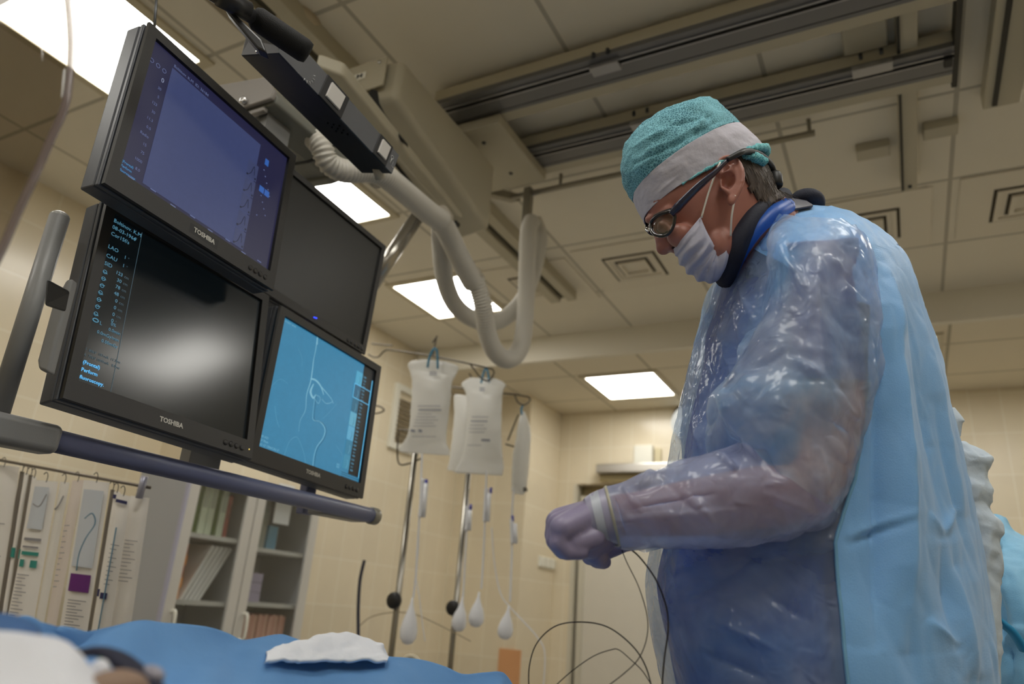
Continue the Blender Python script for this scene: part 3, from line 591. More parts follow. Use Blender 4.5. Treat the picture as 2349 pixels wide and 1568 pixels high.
# upper right: switched-off black monitor, set back
sm2 = screen_mat('screen off', (20, 20, 19), .12, .35); sm2.node_tree.nodes['Principled BSDF'].inputs['Base Color'].default_value = (.02, .02, .018, 1)
m2 = monitor((-1.255, 1.262, .812), (-.07, -.01, -.02), .415, .345, 'black switched-off monitor, upper right of the bank', sm2, logo=False, buttons=5, bez=(.016, .016, .016, .022))
mk('power_light', *cyl((.001, m2.W-.21, -m2.H+.013), (.001, m2.W-.20, -m2.H+.015), .0016, 8), emis('blue led', (40, 60, 230), 3), m2.o, local=True)
# lower right: cyan angiogram
sm4 = screen_mat('screen cyan', (58, 138, 178), .78, .35, .14, 70)
m4 = monitor((-1.22, 1.303, .434), (-.033, -.026, .043), .41, .364, 'black monitor showing a bright cyan-blue vessel image, lower right of the bank', sm4)
vl = emis('vessel light', (128, 188, 212), .85); vm = emis('vessel faint', (92, 160, 192), .85); vd = emis('vessel shadow', (28, 78, 104), .8); pan = emis('strip black', (20, 26, 30), .5); bar_ = emis('strip bright', (100, 190, 235), 1.0)
tl4 = emis('strip text', (96, 170, 205), .85)
def vessel(P, w, mt, nm='vessel_trace'):
    V, F = ribbon_on(m4, nm, pq(m4, P), list(np.atleast_1d(w)*.62), mt); return (V, F)
main = [(722, 905), (717, 950), (719, 963), (735, 968), (745, 985), (740, 1005), (726, 1025), (719, 1050), (716, 1088)]
mk('catheter_trace', *join(vessel(main, [.002, .0025, .0045, .003, .003], vl)), vl, m4.scr, local=True)
mk('catheter_shadow', *join(vessel([(p[0]+3.5, p[1]+1) for p in main], .0018, vd)), vd, m4.scr, local=True)
VW = .55
mk('vessel_trace', *join(vessel([(727, 775), (724, 800), (719, 825), (716, 850), (712, 875), (703, 905), (700, 940), (688, 965), (685, 990)], [.005, .003, .006, .004, .002, .001], vl),
   vessel([(728, 770), (727, 790)], .006, vl), vessel([(719, 880), (712, 898), (718, 912), (724, 905)], [.004, .012, .009, .003], vl), vessel([(712, 868), (724, 872), (735, 885), (742, 905)], [.006, .008, .004], vl),
   vessel([(735, 885), (748, 900), (760, 915), (764, 925)], [.005, .003, .002], vl), vessel([(738, 915), (748, 925), (762, 920), (752, 905)], .002, vl), vessel([(724, 905), (734, 912), (730, 925), (722, 915)], .002, vl)), vl, m4.scr, local=True)
mk('faint_trace', *join(vessel([(650, 1050), (662, 1015), (676, 1002), (685, 1008), (698, 1045), (702, 1085)], .0018, vm), vessel([(684, 800), (692, 820), (692, 840)], .0015, vm), vessel([(630, 930), (634, 960), (640, 980)], .002, vm),
   vessel([(740, 960), (760, 940), (772, 925)], .0012, vm), vessel([(610, 900), (640, 870), (660, 880)], .0012, vm), vessel([(770, 1020), (785, 1045), (780, 1070)], .0012, vm)), vm, m4.scr, local=True)
ys0 = loc_of(m4, 800, 960)[0]+.002; ys1 = ys0+.0275; ys2 = m4.y1-.004
quad_on(m4, 'strip', ys1, m4.y1, m4.z0+.014, m4.z1, pan, .0005); quad_on(m4, 'strip_bright_edge', m4.y1-.0065, m4.y1-.003, m4.z0+.012, m4.z1-.03, bar_, .0009)
hh = (m4.z1-m4.z0-.04)/7.2
tcol = [emis('thumb %d' % i, c, .85) for i, c in enumerate(((80, 170, 205), (44, 100, 130), (44, 108, 136), (96, 172, 200), (92, 170, 205), (52, 128, 160), (60, 140, 172)))]
for i in range(7):
    z1_ = m4.z1-.026-i*hh; quad_on(m4, 'thumbnail', ys0, ys1, z1_-hh+.0015, z1_, tcol[i], .0008)
    txt(m4, '%d-00%d' % (1, i+4) if i < 6 else '1-010', ys1+.002, z1_-.009, .0075, tl4, sx=.85)
    for j, s in enumerate(('DSA', '15 f', 'FRM')): txt(m4, s, ys1+.006, z1_-.0185-j*.0088, .0068, tl4, sx=.9)
    V, F = ribbon_on(m4, 'x', [(ys0+.016, z1_-.012), (ys0+.019, z1_-.022), (ys0+.015, z1_-.034)], .001, vd, .0012); mk('thumbnail_trace', V, F, vd if i in (0, 3, 4) else vl, m4.scr, local=True)
z1_ = m4.z1-.026-hh
mk('selection_frame', *join(*[([(m4.sx+.0014, y, z) for y, z in ((p0, q0), (p1, q0), (p1, q1), (p0, q1))], [(0, 1, 2, 3)]) for p0, p1, q0, q1 in ((ys0-.002, ys2-.002, z1_, z1_+.0018), (ys0-.002, ys2-.002, z1_-hh, z1_-hh+.0018), (ys0-.002, ys0, z1_-hh, z1_), (ys2-.004, ys2-.002, z1_-hh, z1_))]), bar_, m4.scr, smooth=False, local=True)
for k in range(3): quad_on(m4, 'strip_line', ys0, ys2, m4.z0+.002+k*.005, m4.z0+.0035+k*.005, vd, .0009)
txt(m4, '1-17-2017  09:49', m4.y0+.003, m4.z1-.010, .0062, vl)
for i, s in enumerate(('005 6/21', 'KV 70cm', 'AO 12° CRA/CAU 3°')): txt(m4, s, m4.y0+.003, m4.z0+.023-i*.009, .0072, vl)
for i in range(2):
    for j in range(2): quad_on(m4, 'screen_mark', loc_of(m4, 772, 1062)[0]+i*.006, loc_of(m4, 772, 1062)[0]+.005+i*.006, loc_of(m4, 772, 1072)[1]+j*.006, loc_of(m4, 772, 1072)[1]+.005+j*.006, vm, .0008)
# ------------------------------------------------------------------ guard frame round the monitors
gm = mat('frame grey', (130, 130, 130), .4, bump=.1, bscale=600); blue_t = mat('tube blue grey', (104, 110, 142), .38, bump=.1, bscale=700); capm = mat('tube cap', (140, 136, 124), .35, .2)
X = -1.2
pa, pb = onx(125, 1010, X), onx(853, 1190, X)
o = empty('guard_rail', (X, 1.1, HC+.2), 'blue-grey round guard rail on grey brackets below the monitors', 'rail')
mk('tube', *cyl((X, pa[1]-.01, HC+.206), (X, 1.522, HC+.205), .0185, 32), blue_t, o)
mk('end_cap', *lathe([(.001, 0), (.0195, 0), (.0215, .003), (.0215, .022), (.018, .026), (.001, .026)], (X, 1.508, HC+.205), (0, 1, 0), 32), capm, o)
mk('corner_block', *hexa([(X-.03, .40, HC+.175), (X+.022, .40, HC+.175), (X+.024, pa[1], HC+.182), (X-.024, pa[1], HC+.182), (X-.03, .40, HC+.225), (X+.022, .40, HC+.225), (X+.024, pa[1], HC+.229), (X-.024, pa[1], HC+.229)]), gm, o, bevel=.012, seg=4)
mk('upright', *cyl((X-.005, .592, HC+.21), (X-.005, .588, HC+.566), .0155, 28), gm, o)
mk('upright_cap', *ellipsoid((X-.005, .588, HC+.566), .0155, .0155, .010, n=12), mat('clear cap', (170, 170, 168), .15), o)
p = onx(800, 1192, X); mk('end_bracket', *hexa([(X-.05, 1.335, HC+.183), (X+.0, 1.335, HC+.183), (X+.0, 1.50, HC+.186), (X-.05, 1.50, HC+.186), (X-.05, 1.335, HC+.20), (X+.0, 1.335, HC+.20), (X+.0, 1.50, HC+.2), (X-.05, 1.50, HC+.2)]), gm, o, smooth=False, bevel=.004)
mk('rear_post', *box((X-.125, 1.375, HC+.19), (X-.10, 1.41, HC+.34)), blue_t, o, smooth=False, bevel=.003)
mk('holding_arm', *hexa([at(108, 640, .95), at(160, 668, 1.0), at(150, 715, 1.0), at(103, 700, .95), at(108, 640, .98), at(160, 668, 1.03), at(150, 715, 1.03), at(103, 700, .98)]), mblack, o, smooth=False, bevel=.003)
mk('side_plate', *join(prism([at(x, y, 1.06) for x, y in ((150, 640), (166, 636), (110, 855), (86, 845), (84, 825), (118, 700))], FW*.02)), gm, o, bevel=.006, seg=3)
# ------------------------------------------------------------------ arm above the monitors
am = mat('arm cast grey', (116, 116, 108), .45, bump=.15, bscale=500); aml = mat('arm plate silver', (150, 146, 142), .4, .3)
o = empty('suspension_boom', (-1.34, 1.15, HC+1.15), 'grey cast suspension arm behind the top of the upper left monitor', 'monitor arm')
ya_, yc = 1.0, 1.33
sec = [(-1.49, 1.235), (-1.305, 1.20), (-1.262, 1.150), (-1.262, 1.125), (-1.35, 1.115), (-1.50, 1.13)]
mk('arm_body', *prism([(x, ya_+.002, HC+z) for x, z in sec], (.0, .30, 0)), am, o, smooth=False, bevel=.008, seg=3)
mk('end_plate', *prism([(x, ya_-.012, HC+z) for x, z in ((-1.50, 1.24), (-1.30, 1.205), (-1.255, 1.15), (-1.262, 1.128), (-1.50, 1.128))], (0, .012, 0)), aml, o, smooth=False, bevel=.003)
mk('end_rim', *box((-1.5, ya_-.002, HC+1.108), (-1.29, ya_+.012, HC+1.122)), aml, o, smooth=False, bevel=.003)
p = ony(562, 233, ya_-.014); mk('bolt', *lathe([(.001, 0), (.008, 0), (.009, .003), (.009, .012), (.004, .012), (.004, .008), (.001, .008)], (p[0], ya_-.012, p[2]), (0, -1, 0), 18), chrome, o)
mk('joint_gap', *prism([(x*1.0, 1.215, HC+z) for x, z in [(-1.49, 1.237), (-1.303, 1.202), (-1.260, 1.150), (-1.260, 1.123), (-1.35, 1.113), (-1.50, 1.128)]], (0, .008, 0)), mblack, o, smooth=False)
mk('end_collar', *prism([(x, 1.295, HC+z) for x, z in [(-1.49, 1.245), (-1.30, 1.208), (-1.253, 1.152), (-1.253, 1.118), (-1.35, 1.106), (-1.50, 1.12)]], (0, .03, 0)), am, o, smooth=False, bevel=.004)
for px, py in ((650, 232), (727, 305)): s = onz(px, py, 1.155); mk('screw', *cyl((-1.268, s[1], HC+1.165), (-1.262, s[1], HC+1.17), .004, 12), chrome, o)
# column plate holding the four monitors, behind them
mk('mounting_column', *box((-1.33, 1.02, HC+.22), (-1.30, 1.10, HC+1.12)), gm, o, smooth=False)
mk('mounting_bar', *box((-1.30, .70, HC+.72), (-1.275, 1.42, HC+.76)), gm, o, smooth=False)
mk('mounting_bar', *box((-1.325, .72, HC+.40), (-1.295, 1.42, HC+.44)), gm, o, smooth=False)
# ------------------------------------------------------------------ black control box
cb = mat('control box black', (44, 44, 45), .42, bump=.15, bscale=900); cbf = mat('control box face', (84, 85, 88), .4, bump=.1, bscale=900)
o = empty('control_box', (-.97, .9, HC+.92), 'long black control box with two pale square buttons above the monitors', 'control box')
def cpt(px, py, y): q = ony(px, py, y); return q
N0, N1, N2 = cpt(552, 127, .722), cpt(637, 120, .722), None
F0, F1, F2 = cpt(830, 398, 1.081), cpt(898, 399, 1.081), cpt(915, 355, 1.09)
N2 = N1 + (F2-F1)*1.0; N2[1] = .73; N3 = N0+(0, 0, .055); F3 = F0+np.array([0, 0, .055])
mk('case', *hexa([N0, N1, N2, N3, F0, F1, F2, F3]), cb, o, smooth=False, bevel=.003)
def face(u, v, off=0):   # u along the box 0..1, v from the lower ridge to the top edge
    a = N1+(F1-N1)*u; b = N2+(F2-N2)*u; return a+(b-a)*v+np.array([off, 0, 0])
mk('front_face', *hexa([face(.0, .02, .001), face(1, .02, .001), face(1, .98, .001), face(0, .98, .001), face(0, .02, -.004), face(1, .02, -.004), face(1, .98, -.004), face(0, .98, -.004)]), cbf, o, smooth=False)
for u0, u1 in ((.31, .50), (.80, .93)):
    mk('button_surround', *hexa([face(u0, .0, .003), face(u1, .0, .003), face(u1, 1., .003), face(u0, 1., .003), face(u0, .0, -.002), face(u1, .0, -.002), face(u1, 1., -.002), face(u0, 1., -.002)]), mblack, o, smooth=False, bevel=.001)
    du = (u1-u0)*.2; bt = mk('button', *hexa([face(u0+du, .18, .007), face(u1-du, .18, .007), face(u1-du, .84, .007), face(u0+du, .84, .007), face(u0+du, .18, -.0), face(u1-du, .18, -.0), face(u1-du, .84, -.0), face(u0+du, .84, -.0)]), mat('button white', (206, 202, 196), .4), o, smooth=False, bevel=.001)
V = []
prt = mat('print white', (215, 215, 215), .5)
fd = (F1-N1)/np.linalg.norm(F1-N1); fv = (face(.5, 1)-face(.5, 0)); fv /= np.linalg.norm(fv)
text_mesh('printed_letter', 'L', .020, prt, o, lambda x, y, z: tuple(face(.965, .25, .002)+fd*x+fv*y-wloc(o)), ext=.0001)
mk('printed_symbol', *join(tube([face(.952, .5, .002)+fd*.004*math.cos(k*PI/6)+fv*(.004*math.sin(k*PI/6)+.006) for k in range(13)], .0006, 6), tube([face(.948, .3, .002), face(.956, .55, .002)], .0006, 6), tube([face(.956, .3, .002), face(.95, .55, .002)], .0006, 6)), prt, o)
mk('dial_marks', *join(*[tube([face(.20, .3, .002)+(fd*math.cos(a)+fv*math.sin(a))*r for r in (.014, .019)], .0006, 6) for a in np.linspace(-1.7, .6, 6)]), prt, o)
mk('speaker_holes', *join(*[cyl(p-np.array([0, 0, .0012]), p+np.array([0, 0, .001]), .0022, 10) for p in [N0+(N1-N0)*(.5+.12*j)+(F0-N0)*(.53+.035*i+.012*j) for i in range(3) for j in range(3)]]), mat('hole', (4, 4, 4), .9), o)
mk('hinge_plate', *hexa([ony(572, 92, .715), ony(637, 105, .715), ony(640, 121, .715), ony(553, 126, .715), ony(572, 92, .722), ony(637, 105, .722), ony(640, 121, .722), ony(553, 126, .722)]), cbf, o, smooth=False)
p = ony(593, 117, .712); mk('hinge_screw', *lathe([(.001, 0), (.006, 0), (.006, .003), (.004, .004), (.001, .004)], p, (0, -1, 0), 14), chrome, o)
mk('end_foot', *cyl(at(866, 385, 1.40), at(872, 408, 1.42), .012, 16), beige, o)
# padded handle in front of the box
o = empty('padded_handle', tuple(at(645, 90, 1.0)), 'thick black foam-padded handle crossing the top of the black control box', 'handle')
foam = mat('black foam', (9, 9, 10), .85, bump=.4, bscale=500); rub = mat('black tube', (30, 30, 32), .45)
A_, B_ = at(606, 54, 1.0), at(692, 112, 1.03); d_ = (B_-A_)/np.linalg.norm(B_-A_)
mk('foam_grip', *lathe([(.001, -.022), (.017, -.02), (.021, -.012), (.021, np.linalg.norm(B_-A_)+.004), (.018, np.linalg.norm(B_-A_)+.013), (.001, np.linalg.norm(B_-A_)+.015)], A_, d_, 28), foam, o)
mk('handle_tube', *cyl(at(470, -25, .93), at(590, 45, .99), .0125, 24), rub, o)
mk('tube_sleeve', *cyl(at(505, -8, .93), at(568, 26, .97), .0165, 24), rub, o)
mk('clamp_lever', *prism([at(x, y, .96) for x, y in ((515, 20), (545, 36), (600, 90), (612, 120), (590, 110), (535, 45))], FW*.02), blackp, o, smooth=False, bevel=.003)
# ------------------------------------------------------------------ clear shield at the left edge
gl = bpy.data.materials.new('clear shield'); MATS['clear shield'] = gl; gl.use_nodes = True; nt = gl.node_tree; nt.nodes.remove(nt.nodes['Principled BSDF'])
tr = nt.nodes.new('ShaderNodeBsdfTransparent'); tr.inputs[0].default_value = (.70, .67, .63, 1); gs = nt.nodes.new('ShaderNodeBsdfGlossy'); gs.inputs['Roughness'].default_value = .04
fr = nt.nodes.new('ShaderNodeValue'); fr.outputs[0].default_value = .035; mxs = nt.nodes.new('ShaderNodeMixShader')
nt.links.new(fr.outputs[0], mxs.inputs[0]); nt.links.new(tr.outputs[0], mxs.inputs[1]); nt.links.new(gs.outputs[0], mxs.inputs[2]); nt.links.new(mxs.outputs[0], nt.nodes['Material Output'].inputs[0])
edge = [(150, -60), (156, 0), (162, 70), (163, 130), (157, 200), (145, 255), (118, 315), (95, 370), (68, 430), (40, 490), (10, 560), (-30, 640)]
E_ = spline([at(*q, .55) for q in edge], 50)
o = empty('clear_shield', tuple(E_[25]), 'large clear curved radiation shield at the left edge of the picture', 'shield')
cols = 14; V = []; F = []
for i, e in enumerate(E_):
    for k in range(cols+1):
        s = k/cols; V.append(e + LW*.42*s - FW*.10*s*s*1.0)
n_ = len(E_)
for i in range(n_-1):
    for k in range(cols): F.append((i*(cols+1)+k, (i+1)*(cols+1)+k, (i+1)*(cols+1)+k+1, i*(cols+1)+k+1))
so = mk('clear_sheet', V, F, gl, o); md = so.modifiers.new('s', 'SOLIDIFY'); md.thickness = .004; md.offset = 0
rimm = mat('shield rim', (150, 136, 134), .12, alpha=.7)
mk('polished_edge', *tube(E_, .0034, 8), rimm, o)
tag(mk('thin_rod', *cyl(at(361, -30, 1.22), at(354, 62, 1.2), .0028, 10), mat('rod dark grey', (80, 82, 84), .4, .5)), 'thin dark rod rising from the top corner of the upper left monitor', 'rod')
# ================================================================== CABINET
CXF = -3.08
cside = mat('cabinet side grey', (170, 172, 176), .5); cfr = mat('cabinet frame', (206, 203, 196), .45); cin = mat('cabinet inside', (96, 98, 98), .6); cshelf = mat('cabinet shelf', (196, 196, 192), .5)
def cy(px, py): return onx(px, py, CXF)
ty = [cy(447, 1080)[1], cy(596, 1104)[1], cy(731, 1135)[1]]
TOP = cy(596, 1104)[2]; Y0c, Y1c, Y2c = 2.46, 2.90, 3.40
o = empty('storage_cabinet', (-3.27, 2.93, 0), 'grey metal cabinet with two glazed doors against the left wall', 'cabinet')
mk('carcass', *join(box((-3.46, Y0c, .05), (CXF-.02, Y0c+.02, TOP)), box((-3.46, Y2c-.02, .05), (CXF-.02, Y2c, TOP)), box((-3.46, Y0c+.02, TOP-.02), (CXF-.02, Y2c-.02, TOP)), box((-3.475, Y0c, .05), (-3.46, Y2c, TOP)), box((-3.46, Y0c+.02, .05), (CXF-.02, Y2c-.02, .09)), box((-3.46, Y1c-.01, .09), (CXF-.02, Y1c+.01, TOP-.02))), cside, o, smooth=False)
zs1 = [cy(500, 1228)[2], cy(470, 1378)[2]]; zs2 = [cy(650, 1262)[2], cy(650, 1385)[2]]
for zz_, y0_, y1_ in ((zs1[0], Y0c+.02, Y1c-.01), (zs1[1], Y0c+.02, Y1c-.01), (zs2[0], Y1c+.01, Y2c-.02), (zs2[1], Y1c+.01, Y2c-.02), (.6, Y0c+.02, Y1c-.01), (.6, Y1c+.01, Y2c-.02)):
    mk('shelf', *box((-3.46, y0_, zz_-.022), (CXF-.03, y1_, zz_)), cshelf, o, smooth=False)
cglass = bpy.data.materials.new('cabinet glass'); MATS['cabinet glass'] = cglass; cglass.use_nodes = True; nt = cglass.node_tree; nt.nodes.remove(nt.nodes['Principled BSDF'])
tr = nt.nodes.new('ShaderNodeBsdfTransparent'); tr.inputs[0].default_value = (.93, .94, .94, 1); gs = nt.nodes.new('ShaderNodeBsdfGlossy'); gs.inputs['Roughness'].default_value = .06
mxs = nt.nodes.new('ShaderNodeMixShader'); mxs.inputs[0].default_value = .06; nt.links.new(tr.outputs[0], mxs.inputs[1]); nt.links.new(gs.outputs[0], mxs.inputs[2]); nt.links.new(mxs.outputs[0], nt.nodes['Material Output'].inputs[0])
for y0_, y1_, hy in ((Y0c, Y1c-.004, Y0c+.045), (Y1c+.004, Y2c, Y1c+.05)):
    d = mk('cabinet_door', *frame((y0_, .06), (y1_, TOP-.002), (y0_+.06, .12), (y1_-.06, TOP-.06), CXF-.02, CXF, 0), cfr, o, smooth=False, bevel=.002)
    mk('glass_pane', *box((CXF-.012, y0_+.06, .12), (CXF-.008, y1_-.06, TOP-.06)), cglass, d, smooth=False)
    hz_ = cy(430, 1420)[2]
    mk('door_handle', *join(tube(spline([(CXF, hy, hz_+.03), (CXF+.03, hy, hz_+.03), (CXF+.035, hy, hz_-.08), (CXF, hy, hz_-.09)], 16), .008, 10)), white_pl, d)
mk('corner_strip', *box((CXF-.02, Y0c-.012, .05), (CXF+.0, Y0c, TOP)), mat('strip lilac grey', (176, 176, 196), .4), o, smooth=False)
G1 = 'ring binders on the top cabinet shelf'
bind = [(150, 170, 96), (70, 92, 36), (196, 206, 186), (190, 200, 180), (62, 84, 30), (186, 196, 178), (150, 84, 78)]
yy = Y0c+.075
for i, c in enumerate(bind):
    w_ = (.05, .04, .045, .045, .03, .045, .03)[i]; h_ = (.30, .31, .30, .30, .31, .28, .22)[i]
    b_ = empty('ring_binder', (-3.3, yy+w_/2, zs1[0]), ('green-edged pale binder, first from the left on the top cabinet shelf', 'dark green binder second on the top cabinet shelf', 'pale green binder third on the top cabinet shelf', 'pale green binder fourth on the top cabinet shelf', 'slim dark green binder in the middle right of the top shelf', 'greyish green binder near the right end of the top shelf', 'short dull red book at the right end of the top shelf')[i], 'binder', G1)
    mk('cover', *box((-3.42, yy, zs1[0]), (-3.17, yy+w_-.003, zs1[0]+h_)), mat('binder %d' % i, tuple(min(255, int(v*1.2)) for v in c), .6), b_, smooth=False, bevel=.003)
    mk('spine_label', *box((-3.171, yy+.006, zs1[0]+h_*.45), (-3.168, yy+w_-.009, zs1[0]+h_*.8)), mat('spine %d' % i, tuple(min(255, int(v*.9+20)) for v in c), .6), b_, smooth=False)
    yy += w_
oc = [(206, 134, 56), (214, 144, 62), (186, 98, 48), (200, 124, 50), (176, 86, 50)]; zz_ = zs1[1]
for i in range(5):
    h_ = .052; tag(mk('carton', *box((-3.36, Y0c+.035+.004*(i % 2), zz_), (-3.14, Y0c+.115+.006*(i % 2), zz_+h_-.002)), mat('carton %d' % i, tuple(min(255, int(v*1.15)) for v in oc[i]), .6), smooth=False, bevel=.002), ('lowest', 'second', 'middle', 'fourth', 'topmost')[i]+' small orange carton of the stack behind the left glass door', 'box', 'orange cartons stacked in the cabinet'); zz_ += h_
fm = mat('white folder', (236, 236, 234), .55)
for i in range(5):
    y_ = Y0c+.135+i*.026; dy = .13+.004*i; hh_ = .27
    tag(mk('document_folder', *hexa([(-3.40, y_, zs1[1]+.001), (-3.15, y_, zs1[1]+.001), (-3.15, y_+.016, zs1[1]+.001), (-3.40, y_+.016, zs1[1]+.001), (-3.40, y_+dy, zs1[1]+hh_), (-3.15, y_+dy, zs1[1]+hh_), (-3.15, y_+dy+.014, zs1[1]+hh_-.01), (-3.40, y_+dy+.014, zs1[1]+hh_-.01)]), fm, smooth=False), ('leftmost', 'second', 'third', 'fourth', 'rightmost')[i]+' white folder leaning on the middle shelf of the left cabinet half', 'folder', 'white folders leaning in the cabinet')
tag(mk('paper_sheet', *box((CXF-.035, Y1c+.17, zs2[0]+.14), (CXF-.03, Y1c+.29, zs2[0]+.36)), mat('paper white', (226, 228, 230), .6), smooth=False), 'white paper sheet hanging inside the right glass door', 'paper')
tag(mk('blue_carton', *box((-3.3, Y1c+.2, zs2[0]), (-3.16, Y1c+.27, zs2[0]+.13)), mat('cyan carton', (92, 152, 184), .6), smooth=False, bevel=.002), 'small blue carton below the white sheet in the cabinet', 'box')
for i in range(3): tag(mk('file_box', *box((-3.4, Y1c+.05+i*.045, zs2[0]), (-3.16, Y1c+.092+i*.045, zs2[0]+.24-.012*i)), mat('file box grey', (150, 156, 148), .6), smooth=False, bevel=.002), ('left', 'middle', 'right')[i]+' pale grey file box on the top shelf of the right cabinet half', 'box', 'pale file boxes in the cabinet')
for i in range(3): tag(mk('carton', *box((-3.36, Y1c+.06, zs2[1]+i*.05), (-3.14, Y1c+.2, zs2[1]+.048+i*.05)), mat('violet carton', (172, 164, 190), .6), smooth=False, bevel=.002), ('lowest', 'middle', 'topmost')[i]+' white and violet carton on the lower shelf of the right cabinet half', 'box', 'white and violet cartons in the cabinet')
for i in range(14): tag(mk('paper_folder', *box((-3.42, Y1c+.055+i*.026, zs2[1]-.36), (-3.13-.004*(i % 3), Y1c+.078+i*.026, zs2[1]-.06-.006*(i % 2))), mat('pink folder %d' % (i % 3), ((214, 168, 152), (206, 156, 140), (220, 178, 160))[i % 3], .7), smooth=False), ('first', 'second', 'third', 'fourth', 'fifth', 'sixth', 'seventh', 'eighth', 'ninth', 'tenth', 'eleventh', 'twelfth', 'thirteenth', 'last')[i]+' pink folder from the left in the packed row of the right cabinet half', 'folder', 'pink folders in a packed row')
for y_ in (Y0c+.03,): pass
mk('folder_shelf', *box((-3.46, Y1c+.01, zs2[1]-.385), (CXF-.03, Y2c-.02, zs2[1]-.36)), cshelf, o, smooth=False)
# ================================================================== CATHETER POUCHES
pouch = mat('pouch film', (240, 236, 228), .3, bump=.3, bscale=30, coat=.3); pouchw = mat('pouch white paper', (246, 242, 236), .35, var=.05, bump=.2, bscale=40, coat=.3); pedge = mat('pouch edge grey', (120, 112, 102), .5)
purple = mat('label purple', (112, 44, 128), .5); teal = mat('label teal', (56, 150, 138), .5); inkm = mat('label ink', (150, 148, 152), .6); navy_i = mat('label navy', (46, 48, 96), .5); clearblue = mat('clear window', (214, 220, 228), .2, coat=.4)
def pouch_obj(q, d, label, m, marks=(), narrow=False, thick=.006):
    """q = top left, top right, bottom right, bottom left in the picture"""
    P = [at(x, y, d) for x, y in q]; P[3] = P[0]+(P[3]-P[0])*1.25; P[2] = P[1]+(P[2]-P[1])*1.25
    o = empty('catheter_pouch', tuple((P[0]+P[1])/2), label, 'sterile pouch', 'catheter pouches hanging on the rack')
    nu, nv = 7, 26; V = []; F = []
    for s in (0, 1):
        for i in range(nv):
            for j in range(nu):
                u, v = j/(nu-1), i/(nv-1); p = P[0]*(1-u)*(1-v)+P[1]*u*(1-v)+P[2]*u*v+P[3]*(1-u)*v
                b_ = thick*math.sin(PI*u)**.6*min(1, 8*v)*(1+.5*noise.noise(Vector((u*3, v*9, d*7+q[0][0]*.1))))
                V.append(p-FW*(b_ if s else -b_*.4))
    for s in (0, 1):
        for i in range(nv-1):
            for j in range(nu-1):
                a = s*nu*nv+i*nu+j; F.append((a, a+1, a+nu+1, a+nu) if s else (a, a+nu, a+nu+1, a+1))
    mk('pouch_body', V, F, m, o)
    def uv(u, v, lift=.0022):
        p = P[0]*(1-u)*(1-v)+P[1]*u*(1-v)+P[2]*u*v+P[3]*(1-u)*v; return p-FW*(thick*math.sin(PI*min(max(u, .02), .98))**.6*1.5+lift)
    def patch(nm, u0, u1, v0, v1, mt, lift=.0022):
        k = 5; V = [uv(u0+(u1-u0)*i/k, v, lift) for v in (v0, v1) for i in range(k+1)]
        mk(nm, V, [(i, i+1, k+2+i, k+1+i) for i in range(k)], mt, o)
    for mk_ in marks:
        if mk_[0] == 'lines':
            _, u0, u1, v0, v1, n = mk_
            L_ = []
            for i in range(n):
                v = v0+(v1-v0)*i/n; ue = u1-(u1-u0)*(.6*((i*7) % 5)/5); L_.append(([uv(u0, v), uv(ue, v), uv(ue, v+.004), uv(u0, v+.004)], [(0, 1, 2, 3)]))
            mk('printed_text', *join(*L_), inkm, o, smooth=False)
        elif mk_[0] == 'curve':
            mk('catheter', *tube(spline([uv(u, v, .002) for u, v in mk_[1]], 40), .0016, 8), mk_[2], o)
        else: patch(*mk_)
    # hook at the top
    t = (P[0]+P[1])/2; mk('hanging_hook', *tube(spline([t-UP*.004, t+UP*.012, t+UP*.022+LW*.006, t+UP*.016+LW*.012], 12), .0012, 6), mat('hook wire', (96, 90, 84), .4, .6), o)
    return o
dP = 2.05
pouch_obj([(-25, 1064), (45, 1070), (2, 1440), (-72, 1432)], dP, 'wide white catheter pouch at the left edge of the picture', pouchw, [('lines', .1, .8, .3, .75, 14)])
for i, (x0, c) in enumerate(((50, pedge), (60, pouchw), (70, pedge), (78, pouchw))):
    pouch_obj([(x0-4, 1080+i*4), (x0+6, 1082+i*4), (x0-46, 1440), (x0-60, 1438)], dP-.02-.012*i, ('first', 'second', 'third', 'fourth')[i]+' narrow edge-on pouch right of the wide one at the left edge', c, [('label_band', .1, .9, .40, .45, teal)] if i % 2 else [])
pouch_obj([(80, 1100), (134, 1104), (75, 1440), (14, 1432)], dP-.08, 'white pouch with green band and dark printing, fifth from the right', pouchw, [('window', .12, .75, .04, .28, clearblue), ('label_band', .1, .75, .375, .385, inkm), ('label_band', .1, .8, .33, .345, inkm), ('label_band', .1, .8, .405, .425, teal), ('label_band', .1, .3, .45, .49, teal), ('label_band', .55, .8, .45, .49, teal), ('lines', .1, .6, .53, .82, 16), ('curve', [(.2, .14), (.5, .15), (.7, .08)], inkm)])
pouch_obj([(138, 1104), (160, 1106), (98, 1445), (78, 1442)], dP-.07, 'narrow beige pouch right of the green-banded pouch', pouch, [('curve', [(.1, .16), (.5, .14), (.8, .08)], inkm)])
pouch_obj([(166, 1102), (192, 1100), (126, 1450), (102, 1448)], dP-.09, 'pinkish white pouch left of the purple-labelled pouch', mat('pouch pinkish', (234, 222, 212), .45), [('lines', .2, .7, .25, .6, 12)])
pouch_obj([(192, 1100), (252, 1106), (196, 1478), (132, 1470)], dP-.13, 'clear pouch with two purple labels and a blue looped catheter', pouchw, [('window', .12, .88, .05, .44, clearblue), ('label_band', .14, .88, .475, .56, purple), ('lines', .2, .85, .6, .8, 14), ('label_band', .1, .85, .835, .868, purple), ('curve', [(.35, .2), (.6, .17), (.75, .22), (.5, .3), (.35, .38), (.35, .46)], mat('blue catheter', (110, 150, 176), .4)), ('window_lower', .15, .85, .9, .99, clearblue)])
pouch_obj([(254, 1122), (264, 1124), (205, 1470), (197, 1470)], dP-.10, 'dark edge-on pouch right of the purple-labelled pouch', pedge)
